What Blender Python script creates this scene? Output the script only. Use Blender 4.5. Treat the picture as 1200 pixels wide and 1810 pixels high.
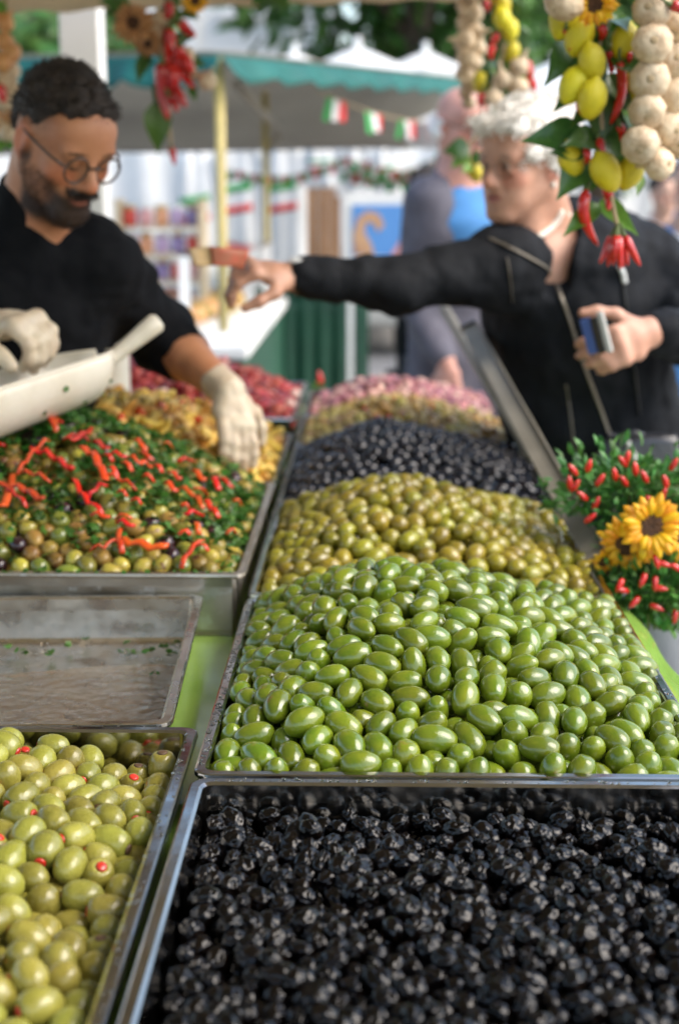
import bpy, bmesh, math, random
import numpy as np
from mathutils import Vector, Matrix, Quaternion, noise
from mathutils.bvhtree import BVHTree

for o in list(bpy.data.objects): bpy.data.objects.remove(o, do_unlink=True)
S = bpy.context.scene
C = S.collection
R = math.radians
PI = math.pi

# ---------------------------------------------------------------- camera
CAM_Z, PITCH, YAW = 1.40, R(12.5), R(1.16)
cd = bpy.data.cameras.new('camera'); cam = bpy.data.objects.new('camera', cd); C.objects.link(cam)
cam.location = (0, 0, CAM_Z); cam.rotation_euler = (PI/2 - PITCH, 0, YAW)
cd.sensor_fit = 'VERTICAL'; cd.sensor_height = 36; cd.lens = 50
cd.clip_start = .05; cd.clip_end = 500
cd.dof.use_dof = True; cd.dof.focus_distance = 1.38; cd.dof.aperture_fstop = 3.8; cd.dof.aperture_blades = 0
S.camera = cam
# ---------------------------------------------------------------- world, sun, exposure
SUN_EL, SUN_AZ = R(48), R(106)          # azimuth measured from +Y towards +X
w = bpy.data.worlds.new('World'); S.world = w; w.use_nodes = True
wt = w.node_tree; bg = wt.nodes['Background']
sky = wt.nodes.new('ShaderNodeTexSky'); sky.sky_type = 'NISHITA'; sky.sun_disc = False
sky.sun_elevation = SUN_EL; sky.sun_rotation = SUN_AZ; sky.air_density = 1.2; sky.dust_density = 2.6; sky.ozone_density = 1.0
wt.links.new(sky.outputs[0], bg.inputs[0]); bg.inputs[1].default_value = .15
sl = bpy.data.lights.new('sun', 'SUN'); sl.energy = 1.1; sl.angle = R(45); sl.color = (1, .95, .87)
so = bpy.data.objects.new('sun', sl); C.objects.link(so)
sd = Vector((math.sin(SUN_AZ)*math.cos(SUN_EL), math.cos(SUN_AZ)*math.cos(SUN_EL), math.sin(SUN_EL)))
so.rotation_euler = sd.to_track_quat('Z', 'Y').to_euler(); so.location = (8, 6, 12)
S.view_settings.view_transform = 'Standard'; S.view_settings.look = 'None'
S.view_settings.exposure = 1.45; S.view_settings.gamma = 1.0; S.view_settings.use_curve_mapping = False
S.cycles.use_denoising = True
S.cycles.max_bounces = 8; S.cycles.transparent_max_bounces = 12

# ---------------------------------------------------------------- helpers
FPX = 1810*50/36
_f = Vector((-math.sin(YAW), math.cos(YAW), 0)); _r = Vector((math.cos(YAW), math.sin(YAW), 0))
_fw = _f*math.cos(PITCH) + Vector((0, 0, -math.sin(PITCH))); _up = _f*math.sin(PITCH) + Vector((0, 0, math.cos(PITCH)))
CAM = Vector((0, 0, CAM_Z))
def ray(u, v): return _fw + _r*((u-600)/FPX) - _up*((v-905)/FPX)
def at(u, v, Y):
    d = ray(u, v); return CAM + d*(Y/d.y)
def proj(P):
    Q = np.asarray(P, float) - np.array(CAM); z = Q@np.array(_fw)
    return 600+FPX*(Q@np.array(_r))/z, 905-FPX*(Q@np.array(_up))/z, z

def tag(o, label=None, cat=None, group=None, kind=None):
    if label: o['label'] = label
    if cat: o['category'] = cat
    if group: o['group'] = group
    if kind: o['kind'] = kind
    return o
def empty(name, loc=(0, 0, 0), rz=0):
    o = bpy.data.objects.new(name, None); o.empty_display_size = .05; C.objects.link(o); o.location = loc; o.rotation_euler = (0, 0, rz); return o
def link(name, me, parent=None, M=None):
    o = bpy.data.objects.new(name, me); C.objects.link(o)
    if parent is not None: o.parent = parent
    if M is not None: o.matrix_local = M
    return o
def under(o, parent):                       # parent while keeping world coordinates
    bpy.context.view_layer.update() if False else None
    o.parent = parent; o.matrix_parent_inverse = Matrix.LocRotScale(parent.location, parent.rotation_euler, parent.scale).inverted(); return o
def copy_tree(o, parent=None):
    c = o.copy(); C.objects.link(c); c.parent = parent
    for ch in o.children: copy_tree(ch, c)
    return c

class MB:
    def __init__(s): s.v = []; s.f = []; s.mi = []
    def add(s, v, f, mi=0):
        n = len(s.v); s.v += [tuple(p) for p in v]; s.f += [tuple(i+n for i in q) for q in f]; s.mi += [mi]*len(f); return s
    def box(s, lo, hi, mi=0, M=None):
        x0, y0, z0 = lo; x1, y1, z1 = hi
        v = [Vector(p) for p in ((x0,y0,z0),(x1,y0,z0),(x1,y1,z0),(x0,y1,z0),(x0,y0,z1),(x1,y0,z1),(x1,y1,z1),(x0,y1,z1))]
        if M is not None: v = [M@p for p in v]
        return s.add(v, [(0,3,2,1),(4,5,6,7),(0,1,5,4),(1,2,6,5),(2,3,7,6),(3,0,4,7)], mi)
    def tube(s, pts, rad, seg=8, mi=0, cap=True, flat=1.0, ref=None):
        pts = [Vector(p) for p in pts]; n = len(pts)
        if not hasattr(rad, '__len__'): rad = [rad]*n
        rings = []; prev = None
        for i, p in enumerate(pts):
            t = (pts[min(i+1, n-1)]-pts[max(i-1, 0)]).normalized()
            if prev is None:
                a = Vector(ref) if ref is not None else (Vector((0, 0, 1)) if abs(t.z) < .9 else Vector((1, 0, 0)))
            else: a = prev
            a = (a-t*a.dot(t)).normalized(); b = t.cross(a); prev = a
            rings.append([p+(a*math.cos(k*2*PI/seg)*flat+b*math.sin(k*2*PI/seg))*rad[i] for k in range(seg)])
        v = [q for r_ in rings for q in r_]; f = []
        for i in range(n-1):
            for k in range(seg):
                f.append((i*seg+k, i*seg+(k+1) % seg, (i+1)*seg+(k+1) % seg, (i+1)*seg+k))
        if cap: f.append(tuple(range(seg))[::-1]); f.append(tuple((n-1)*seg+k for k in range(seg)))
        return s.add(v, f, mi)
    def lathe(s, prof, seg=16, mi=0, M=None, lobes=0, amp=0):
        v = []; f = []
        for (r_, z) in prof:
            for k in range(seg):
                an = k*2*PI/seg; q = r_*(1+amp*math.cos(lobes*an)) if lobes else r_
                v.append(Vector((q*math.cos(an), q*math.sin(an), z)))
        n = len(prof)
        for i in range(n-1):
            for k in range(seg): f.append((i*seg+k, i*seg+(k+1) % seg, (i+1)*seg+(k+1) % seg, (i+1)*seg+k))
        f.append(tuple(range(seg))[::-1]); f.append(tuple((n-1)*seg+k for k in range(seg)))
        if M is not None: v = [M@p for p in v]
        return s.add(v, f, mi)
    def ball(s, c, r_, seg=12, rings=8, mi=0, M=None):
        prof = [(max(1e-5, math.sin(PI*i/rings)), -math.cos(PI*i/rings)) for i in range(rings+1)]
        r_ = Vector((r_, r_, r_)) if not hasattr(r_, '__len__') else Vector(r_)
        m = Matrix.Translation(Vector(c)) @ (M.to_4x4() if M is not None else Matrix()) @ Matrix.Diagonal((*r_, 1))
        return s.lathe(prof, seg, mi, m)
    def grid(s, fn, nu, nv, mi=0, flip=False):
        v = [fn(i/nu, j/nv) for j in range(nv+1) for i in range(nu+1)]
        f = [(j*(nu+1)+i, j*(nu+1)+i+1, (j+1)*(nu+1)+i+1, (j+1)*(nu+1)+i) for j in range(nv) for i in range(nu)]
        if flip: f = [q[::-1] for q in f]
        return s.add(v, f, mi)
    def mesh(s, name, mats, smooth=False):
        me = bpy.data.meshes.new(name); me.from_pydata(s.v, [], s.f)
        if not isinstance(mats, (list, tuple)): mats = [mats]
        for m in mats: me.materials.append(m)
        if len(mats) > 1: me.polygons.foreach_set('material_index', s.mi)
        me.polygons.foreach_set('use_smooth', [smooth]*len(s.f)); me.update(); return me
    def build(s, name, mats, parent=None, smooth=False, bevel=0, solid=0, M=None):
        o = link(name, s.mesh(name, mats, smooth), parent, M)
        if solid:
            m = o.modifiers.new('s', 'SOLIDIFY'); m.thickness = solid; m.offset = 0
        if bevel:
            m = o.modifiers.new('b', 'BEVEL'); m.width = bevel; m.segments = 2; m.limit_method = 'ANGLE'; m.angle_limit = R(40)
        return o

# ---------------------------------------------------------------- materials
def mat(name, col, rough=.5, col2=None, scale=8, detail=3, bump=0, bscale=None, spec=.5, metal=0, rv=0, hv=0, trans=0, coat=0, sss=0,
        lo=.35, hi=.65, sheen=0, col3=None, scale3=40, t3=.62, emis=None, dist=.01, rrange=0, ior=None, vcol=False, transl=0, croup=.05, scar=None):
    m = bpy.data.materials.new(name); m.use_nodes = True; t = m.node_tree; N = t.nodes; L = t.links; b = N['Principled BSDF']
    b.inputs['Roughness'].default_value = rough; b.inputs['Metallic'].default_value = metal
    b.inputs['Specular IOR Level'].default_value = spec
    if ior: b.inputs['IOR'].default_value = ior
    if trans: b.inputs['Transmission Weight'].default_value = trans
    if coat: b.inputs['Coat Weight'].default_value = coat; b.inputs['Coat Roughness'].default_value = croup
    if sheen: b.inputs['Sheen Weight'].default_value = sheen
    if sss:
        b.inputs['Subsurface Weight'].default_value = sss; b.inputs['Subsurface Radius'].default_value = (.006, .004, .002); b.inputs['Subsurface Scale'].default_value = 1
    co = N.new('ShaderNodeTexCoord'); oi = N.new('ShaderNodeObjectInfo'); ge = N.new('ShaderNodeNewGeometry')
    ad = N.new('ShaderNodeMath'); ad.operation = 'ADD'; L.new(oi.outputs['Random'], ad.inputs[0]); L.new(ge.outputs['Random Per Island'], ad.inputs[1])
    fr = N.new('ShaderNodeMath'); fr.operation = 'FRACT'; L.new(ad.outputs[0], fr.inputs[0]); rnd = fr.outputs[0]
    vm = N.new('ShaderNodeVectorMath'); vm.operation = 'ADD'; mu = N.new('ShaderNodeMath'); mu.operation = 'MULTIPLY'; mu.inputs[1].default_value = 37.0
    L.new(rnd, mu.inputs[0]); L.new(co.outputs['Object'], vm.inputs[0]); L.new(mu.outputs[0], vm.inputs[1]); vec = vm.outputs[0]
    def rgb(c): return (c[0], c[1], c[2], 1)
    def noisef(sc, lo_, hi_):
        n = N.new('ShaderNodeTexNoise'); n.inputs['Scale'].default_value = sc; n.inputs['Detail'].default_value = detail; L.new(vec, n.inputs['Vector'])
        mr = N.new('ShaderNodeMapRange'); mr.inputs['From Min'].default_value = lo_; mr.inputs['From Max'].default_value = hi_; L.new(n.outputs[0], mr.inputs[0]); return mr.outputs[0]
    def mix(fac, a, c):
        x = N.new('ShaderNodeMix'); x.data_type = 'RGBA'; L.new(fac, x.inputs[0])
        if hasattr(a, 'links'): L.new(a, x.inputs[6])
        else: x.inputs[6].default_value = rgb(a)
        if hasattr(c, 'links'): L.new(c, x.inputs[7])
        else: x.inputs[7].default_value = rgb(c)
        return x.outputs[2]
    out = None
    if vcol:
        at_ = N.new('ShaderNodeAttribute'); at_.attribute_name = 'Col'; out = at_.outputs['Color']
        if col2 is not None:
            x = N.new('ShaderNodeMix'); x.data_type = 'RGBA'; x.blend_type = 'MULTIPLY'; L.new(noisef(scale, lo, hi), x.inputs[0]); L.new(out, x.inputs[6]); x.inputs[7].default_value = rgb(col2); out = x.outputs[2]
    elif col2 is not None: out = mix(noisef(scale, lo, hi), col, col2)
    if col3 is not None: out = mix(noisef(scale3, t3, t3+.06), out if out is not None else col, col3)
    if scar:
        sx = N.new('ShaderNodeSeparateXYZ'); L.new(co.outputs['Object'], sx.inputs[0]); ms_ = N.new('ShaderNodeMapRange'); ms_.inputs['From Min'].default_value = -scar*.90; ms_.inputs['From Max'].default_value = -scar*.965; L.new(sx.outputs[2], ms_.inputs[0]); out = mix(ms_.outputs[0], out, (.10, .075, .02))
    if rv or hv:
        h = N.new('ShaderNodeHueSaturation')
        if out is not None: L.new(out, h.inputs['Color'])
        else: h.inputs['Color'].default_value = rgb(col)
        mr = N.new('ShaderNodeMapRange'); mr.inputs['To Min'].default_value = 1-rv; mr.inputs['To Max'].default_value = 1+rv; L.new(rnd, mr.inputs[0]); L.new(mr.outputs[0], h.inputs['Value'])
        m7 = N.new('ShaderNodeMath'); m7.operation = 'MULTIPLY'; m7.inputs[1].default_value = 7.31; L.new(rnd, m7.inputs[0]); f7 = N.new('ShaderNodeMath'); f7.operation = 'FRACT'; L.new(m7.outputs[0], f7.inputs[0])
        m2 = N.new('ShaderNodeMapRange'); m2.inputs['To Min'].default_value = .5-hv; m2.inputs['To Max'].default_value = .5+hv; L.new(f7.outputs[0], m2.inputs[0]); L.new(m2.outputs[0], h.inputs['Hue'])
        out = h.outputs[0]
    if out is not None: L.new(out, b.inputs['Base Color'])
    else: b.inputs['Base Color'].default_value = rgb(col)
    if emis: b.inputs['Emission Color'].default_value = rgb(col); b.inputs['Emission Strength'].default_value = emis
    if rrange:
        mr = N.new('ShaderNodeMapRange'); mr.inputs['To Min'].default_value = max(.02, rough-rrange); mr.inputs['To Max'].default_value = rough+rrange
        L.new(noisef(scale*2.3, .3, .7), mr.inputs[0]); L.new(mr.outputs[0], b.inputs['Roughness'])
    if bump:
        n = N.new('ShaderNodeTexNoise'); n.inputs['Scale'].default_value = bscale or scale*3; n.inputs['Detail'].default_value = 4; L.new(vec, n.inputs['Vector'])
        bp = N.new('ShaderNodeBump'); bp.inputs['Strength'].default_value = bump; bp.inputs['Distance'].default_value = dist; L.new(n.outputs[0], bp.inputs['Height']); L.new(bp.outputs[0], b.inputs['Normal'])
    if transl:
        ts = N.new('ShaderNodeBsdfTranslucent'); 
        if out is not None: L.new(out, ts.inputs[0])
        else: ts.inputs[0].default_value = rgb(col)
        ms = N.new('ShaderNodeMixShader'); ms.inputs[0].default_value = transl; L.new(b.outputs[0], ms.inputs[1]); L.new(ts.outputs[0], ms.inputs[2]); L.new(ms.outputs[0], N['Material Output'].inputs[0])
    return m

M = {}
M['steel'] = mat('steel', (.42, .41, .39), .13, (.30, .29, .27), 14, metal=1, bump=.02, bscale=120, rrange=.06, dist=.002)
M['steel_dirty'] = mat('steel_dirty', (.52, .48, .42), .42, (.34, .29, .23), 9, metal=1, bump=.12, bscale=60, rrange=.14, dist=.003, col3=(.55, .53, .50), scale3=55)
M['alu'] = mat('aluminium', (.25, .225, .175), .5, (.19, .17, .13), 10, metal=.1, bump=.05, bscale=90)
M['vinyl'] = mat('green_vinyl', (.20, .36, .055), .2, (.27, .44, .085), 6, bump=.1, bscale=14, coat=.4, dist=.004)
M['wood'] = mat('wood', (.28, .17, .09), .6, (.18, .10, .05), 12, bump=.2)
M['cream'] = mat('cream_canvas', (.72, .60, .40), .8, (.64, .52, .34), 5, bump=.1, bscale=40, transl=.02)
M['creamwood'] = mat('cream_beam', (.62, .50, .33), .7, (.54, .43, .28), 6, bump=.1)
M['white'] = mat('white_paint', (.8, .8, .78), .5, (.72, .72, .70), 4)
M['whiteplastic'] = mat('white_plastic', (.78, .76, .70), .35, (.70, .68, .60), 9, coat=.2)
M['scoop'] = mat('scoop_plastic', (.74, .69, .58), .38, (.62, .56, .44), 10, bump=.06, bscale=50, coat=.15, sss=.1)
M['black'] = mat('black_cloth', (.004, .0045, .006), .9, (.007, .0075, .009), 30, bump=.25, bscale=220, spec=.15, dist=.003)
M['navy'] = mat('navy_cloth', (.005, .006, .008), .8, (.008, .0095, .0125), 25, bump=.3, bscale=160, spec=.2, dist=.003)
M['greyjacket'] = mat('grey_jacket', (.105, .10, .125), .85, (.08, .075, .095), 20, bump=.3, bscale=120)
M['blueshirt'] = mat('blue_shirt', (.06, .22, .48), .8, (.05, .18, .40), 20, bump=.2)
M['trouser'] = mat('dark_trousers', (.05, .045, .042), .85, (.035, .03, .03), 15, bump=.2)
M['palejeans'] = mat('pale_trousers', (.30, .31, .33), .85, (.25, .26, .28), 15, bump=.2)
M['skin'] = mat('skin', (1, 1, 1), .5, (.82, .74, .70), 22, vcol=True, bump=.12, bscale=160, sss=.12, dist=.002)
M['hairwhite'] = mat('white_hair', (.88, .85, .79), .6, (.80, .76, .69), 60, bump=.5, bscale=170, dist=.012)
M['hairdark'] = mat('dark_hair', (.016, .010, .007), .55, (.035, .022, .014), 60, bump=.8, bscale=210, dist=.01)
M['frame'] = mat('spectacle_frame', (.05, .028, .018), .3, coat=.4)
M['glass'] = mat('clear_glass', (.95, .97, .96), .03, trans=1, ior=1.45)
M['pearl'] = mat('pearl', (.78, .72, .62), .22, coat=.5)
M['glove'] = mat('latex_glove', (.72, .62, .46), .38, (.60, .47, .33), 22, transl=.15, bump=.15, bscale=30, sss=.15, dist=.003)
M['metal'] = mat('zip_metal', (.20, .175, .14), .4, metal=.6)
M['brass'] = mat('brass', (.55, .40, .18), .4, metal=.9)
M['watch'] = mat('watch_face', (.75, .76, .74), .2, coat=.6)
M['leather'] = mat('black_leather', (.015, .015, .017), .3, bump=.2, bscale=90, coat=.3)
# food
M['green'] = mat('green_olive', (.088, .142, .008), .19, (.148, .184, .012), 55, bump=.16, bscale=170, rv=.22, hv=.012, coat=.4, croup=.05, col3=(.17, .13, .03), scale3=48, t3=.70, dist=.004, rrange=.08, scar=.0196)
M['yellow'] = mat('yellow_green_olive', (.245, .215, .018), .22, (.19, .155, .014), 80, bump=.12, bscale=180, rv=.22, hv=.02, coat=.15, croup=.08, rrange=.07, scar=.0168, col3=(.20, .12, .03), scale3=120, t3=.66)
M['stuffed'] = mat('stuffed_olive', (.285, .265, .048), .24, (.215, .200, .030), 70, bump=.14, bscale=170, rv=.24, hv=.018, coat=.2, croup=.09, rrange=.07)
M['pimento'] = mat('pimento', (.62, .035, .02), .3, (.48, .03, .015), 90, coat=.3, rv=.2)
M['hole'] = mat('pit_hole', (.11, .06, .03), .5)
M['blackol'] = mat('black_olive', (.003, .003, .005), .17, (.008, .006, .007), 60, bump=.05, bscale=200, rv=.3)
M['wrinkled'] = mat('wrinkled_olive', (.0008, .0009, .0014), .17, (.0035, .002, .0012), 90, bump=.12, bscale=240, spec=.30, rv=.35, dist=.004, rrange=.06)
M['pink'] = mat('pink_olive', (.40, .15, .14), .38, (.22, .07, .09), 60, rv=.45, hv=.03, spec=.3, col3=(.50, .34, .28), scale3=40, t3=.55)
M['mixtan'] = mat('tan_olive', (.26, .165, .035), .32, (.34, .25, .045), 60, rv=.4, hv=.03, spec=.4, col3=(.16, .07, .03), scale3=70, t3=.6)
M['mixgreen'] = mat('mixed_green_olive', (.16, .17, .025), .25, (.22, .22, .03), 60, rv=.35, hv=.03, coat=.3)
M['mixyel'] = mat('mixed_yellow_olive', (.42, .36, .05), .25, (.36, .28, .05), 60, rv=.2, hv=.02, coat=.3)
M['mixdark'] = mat('mixed_dark_olive', (.03, .010, .016), .22, (.05, .015, .02), 60, rv=.4, coat=.3)
M['parsley'] = mat('parsley', (.035, .115, .012), .45, (.06, .17, .02), 40, rv=.45, hv=.02, transl=.25)
M['redpep'] = mat('red_pepper', (.66, .055, .010), .25, (.52, .035, .008), 40, rv=.22, hv=.012, coat=.15)
M['pasta'] = mat('pale_strip', (.66, .37, .045), .4, (.70, .47, .13), 60, rv=.3, hv=.02, spec=.35)
M['tomato'] = mat('dark_red_chunk', (.24, .014, .012), .36, (.36, .05, .035), 50, rv=.5, hv=.015, spec=.35)
M['palebit'] = mat('pale_bit', (.66, .48, .40), .4, (.58, .36, .28), 50, rv=.15)
M['chilli'] = mat('red_chilli', (.60, .018, .012), .22, (.48, .012, .01), 40, rv=.18, coat=.5)
M['lemon'] = mat('lemon', (.70, .60, .02), .36, (.60, .52, .015), 30, bump=.5, bscale=330, rv=.12, hv=.01, dist=.003)
M['garlic'] = mat('garlic', (.66, .54, .37), .5, (.50, .36, .22), 60, bump=.4, bscale=130, rv=.15, dist=.005, col3=(.36, .24, .14), scale3=75, t3=.64)
M['onion'] = mat('onion', (.66, .36, .14), .4, (.56, .25, .08), 30, rv=.2)
M['leaf'] = mat('leaf', (.04, .115, .018), .38, (.065, .16, .025), 14, rv=.3, hv=.02, coat=.15, transl=.15)
M['leaflight'] = mat('light_leaf', (.14, .30, .04), .4, (.10, .24, .03), 14, rv=.25, hv=.02, transl=.2)
M['stem'] = mat('stem', (.10, .14, .04), .6)
M['twine'] = mat('twine', (.40, .30, .17), .8)
M['petal'] = mat('petal', (.85, .50, .012), .5, (.80, .36, .01), 22, rv=.15, hv=.015, transl=.25)
M['disc'] = mat('flower_disc', (.10, .040, .012), .8, (.05, .02, .008), 120, bump=.8, bscale=300)
M['terracotta'] = mat('terracotta', (.20, .09, .05), .7, (.15, .07, .04), 20)
M['soil'] = mat('soil', (.05, .035, .02), .9)
# setting
M['paving'] = mat('paving', (.30, .28, .26), .75, (.22, .21, .20), 1.2, bump=.15, bscale=8)
M['teal'] = mat('teal_canvas', (.012, .15, .125), .6, (.008, .11, .095), 3, bump=.1, transl=.25)
M['greycanvas'] = mat('grey_canvas', (.42, .40, .34), .8, (.34, .32, .27), 1.5, transl=.25)
M['greencloth'] = mat('dark_green_cloth', (.012, .085, .045), .6, (.008, .055, .03), 3, bump=.1)
M['tshirt'] = mat('white_cotton', (.82, .82, .80), .8, (.76, .76, .74), 6, bump=.2, transl=.25)
M['red'] = mat('red_print', (.70, .03, .03), .7, transl=.2)
M['grn'] = mat('green_print', (.03, .36, .08), .7, transl=.2)
M['brownpanel'] = mat('brown_panel', (.36, .20, .10), .6, (.28, .15, .07), 5)
M['bamboo'] = mat('yellow_pole', (.48, .38, .13), .5, (.38, .30, .10), 12)
M['facade'] = mat('white_facade', (.80, .79, .76), .8, (.74, .73, .70), .6)
M['windowglass'] = mat('window_glass', (.10, .13, .14), .1)
M['bark'] = mat('bark', (.11, .08, .055), .9, (.07, .05, .035), 8, bump=.5)
M['treeleaf'] = mat('tree_leaf', (.05, .135, .025), .5, (.09, .20, .04), 2, rv=.45, hv=.02, transl=.3)
M['grass'] = M['treeleaf']
M['posterblue'] = mat('poster_blue', (.10, .28, .62), .5)
M['posterpink'] = mat('poster_pink', (.62, .30, .30), .5, (.55, .22, .2), 9)
M['postertan'] = mat('poster_tan', (.55, .33, .18), .5, (.45, .25, .14), 9)
M['notered'] = mat('note_red', (.46, .10, .055), .6, (.34, .12, .06), 50)
M['notetan'] = mat('note_tan', (.45, .30, .12), .6, (.33, .23, .11), 60)
M['walletblue'] = mat('wallet_blue', (.05, .10, .30), .5)
M['walletgrey'] = mat('wallet_grey', (.45, .45, .42), .45)

# ================================================================ GROUND
rng = np.random.default_rng(7); random.seed(7)
g = MB(); g.add([(-60,-30,0),(60,-30,0),(60,120,0),(-60,120,0)], [(0,1,2,3)])
ground = g.build('ground', M['paving']); tag(ground, 'grey paved market square under the stalls', kind='structure')
# paving slabs in the strip that the photograph shows between the stalls
slab = MB().box((-.395,-.295,-.02), (.395,.295,.012)).mesh('paving_slab', M['paving'])
for i in range(14):
    for j in range(16):
        x = -1.6 + i*.8 + (.4 if j % 2 else 0); y = 5.0 + j*.6
        o = link('paving_slab', slab, ground); o.location = (x, y, random.uniform(-.003, .003)); o.rotation_euler = (random.uniform(-.003, .003), random.uniform(-.003, .003), 0)

# ================================================================ STALL TABLE
tab = empty('stall_table', (-.15, 2.1, 0))
tag(tab, 'long trestle table covered in green vinyl carrying the olive trays', 'table')
def T_(o): return under(o, tab)
T_(MB().box((-1.0, .42, .80), (.335, 3.86, .832)).build('table_top', M['wood'], bevel=.004))
def cover(u, v):
    y = .40 + v*3.48; wob = .012*math.sin(y*9.1)+.008*math.sin(y*21+1); prof = u*1.0
    if prof < .7: x = -1.02 + prof/.7*(1.02+.338+.034+wob*.7); z = .8365
    else:
        t = (prof-.7)/.3; x = .372+wob*(.7+1.3*t)+.03*t; z = .8365-.30*t**1.15
        if t < .12: z = .8365-.30*t**1.5
    return (x, y, z)
T_(MB().grid(cover, 60, 110).build('vinyl_cover', M['vinyl'], smooth=True, solid=.002))
for x in (-.9, .25):
    for y in (.6, 2.1, 3.6):
        T_(MB().box((x-.025, y-.025, .0), (x+.025, y+.025, .80)).build('leg', M['wood'], bevel=.003))
for y in (.6, 2.1, 3.6): T_(MB().box((-.873, y-.015, .35), (.223, y+.015, .40)).build('stretcher', M['wood'], bevel=.003))

# ================================================================ STEEL TRAYS
def rrect(x0, x1, y0, y1, r_, n=5):
    pts = []
    for cx, cy, a0 in ((x1-r_, y1-r_, 0), (x0+r_, y1-r_, 90), (x0+r_, y0+r_, 180), (x1-r_, y0+r_, 270)):
        for k in range(n): a = R(a0+90*k/(n-1)); pts.append((cx+r_*math.cos(a), cy+r_*math.sin(a)))
    return pts
def tray(x0, x1, y0, y1, zf, zr, label, m='steel', rz=0, fl=.0115, r0=.016):
    prof = [(fl+.005, zf-.0012), (fl+.0005, zr-.006), (.0012, zr-.0065), (0, zr-.004), (.0006, zr-.0008), (.0024, zr), (fl-.002, zr), (fl+.0008, zr-.0022), (fl+.003, zf+.006), (fl+.009, zf)]
    v = []; f = []
    for ins, z in prof:
        for (x, y) in rrect(x0+ins, x1-ins, y0+ins, y1-ins, max(.003, r0-ins*.55)): v.append((x, y, z))
    n = len(v)//len(prof)
    for i in range(len(prof)-1):
        for k in range(n): f.append((i*n+k, i*n+(k+1) % n, (i+1)*n+(k+1) % n, (i+1)*n+k))
    f.append(tuple(range(n))[::-1]); f.append(tuple((len(prof)-1)*n+k for k in range(n)))
    cx, cy = (x0+x1)/2, (y0+y1)/2
    v = [(a-cx, b-cy, z-zf) for a, b, z in v]
    o = MB().add(v, f).build('steel_tray', M[m], smooth=False); o.location = (cx, cy, zf); o.rotation_euler = (0, 0, rz)
    md = o.modifiers.new('b', 'EDGE_SPLIT'); md.split_angle = R(18); o.data.polygons.foreach_set('use_smooth', [True]*len(f))
    tag(o, label, 'tray', 'steel trays on the olive table'); return o
M['steel_wet'] = mat('steel_wet', (.66, .61, .54), .30, (.50, .44, .36), 11, metal=1, bump=.16, bscale=60, rrange=.16, dist=.004, col3=(.36, .27, .18), scale3=9, t3=.60)
XR0, XR1 = -.1545, .316
ZT = .8395
tray(XR0, XR1, .40, 1.172, ZT, .900, 'steel tray holding the wrinkled black olives, front row')
tray(XR0, XR1, 1.177, 1.752, ZT, .900, 'steel tray under the bright green olive heap')
tray(XR0, XR1, 1.757, 2.332, ZT, .901, 'steel tray under the yellow-green olive heap')
tray(XR0, XR1, 2.337, 2.902, ZT, .900, 'steel tray under the smooth black olive heap')
tray(XR0, XR1, 2.907, 3.302, ZT, .900, 'steel tray under the tan and green mixed olive heap')
tray(XR0, XR1, 3.307, 3.760, ZT, .900, 'steel tray under the pink olive heap at far end')
tray(-.68, -.1605, .70, 1.292, ZT, .901, 'steel tray holding the pimento-stuffed green olives')
tray(-.70, -.2005, 1.297, 1.762, ZT, .897, 'nearly empty steel tray with brine and herb scraps', 'steel_wet', R(2.6))
tray(-.66, -.157, 1.766, 2.372, ZT, .926, 'steel tray under the herb and red pepper olive mix', 'steel_dirty')
tray(-.66, -.1585, 2.378, 2.960, ZT, .914, 'steel tray under the pale strips and red dice salad')
tray(-.66, -.1585, 3.110, 3.745, ZT, .922, 'steel tray under the dark red chunks at far end')
# brine in the empty tray
def br(u, v):
    a = -.235+.47*u; b = -.235+.30*v + .012*math.sin(u*9)+.02*u; return (a, b, .0072+.0006*noise.noise((a*60, b*60, 3))+.0004*noise.noise((a*160, b*160, 9)))
M['brine'] = mat('brine', (.78, .68, .54), .05, (.66, .52, .38), 16, trans=.9, ior=1.34, bump=.8, bscale=70, dist=.008)
o = MB().grid(br, 60, 44).build('brine', M['brine'], smooth=True); o.location = (-.45, 1.535, ZT); o.rotation_euler = (0, 0, R(2.6)); tag(o, 'shallow brown brine left in the empty steel tray', 'brine', kind='stuff')

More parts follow.
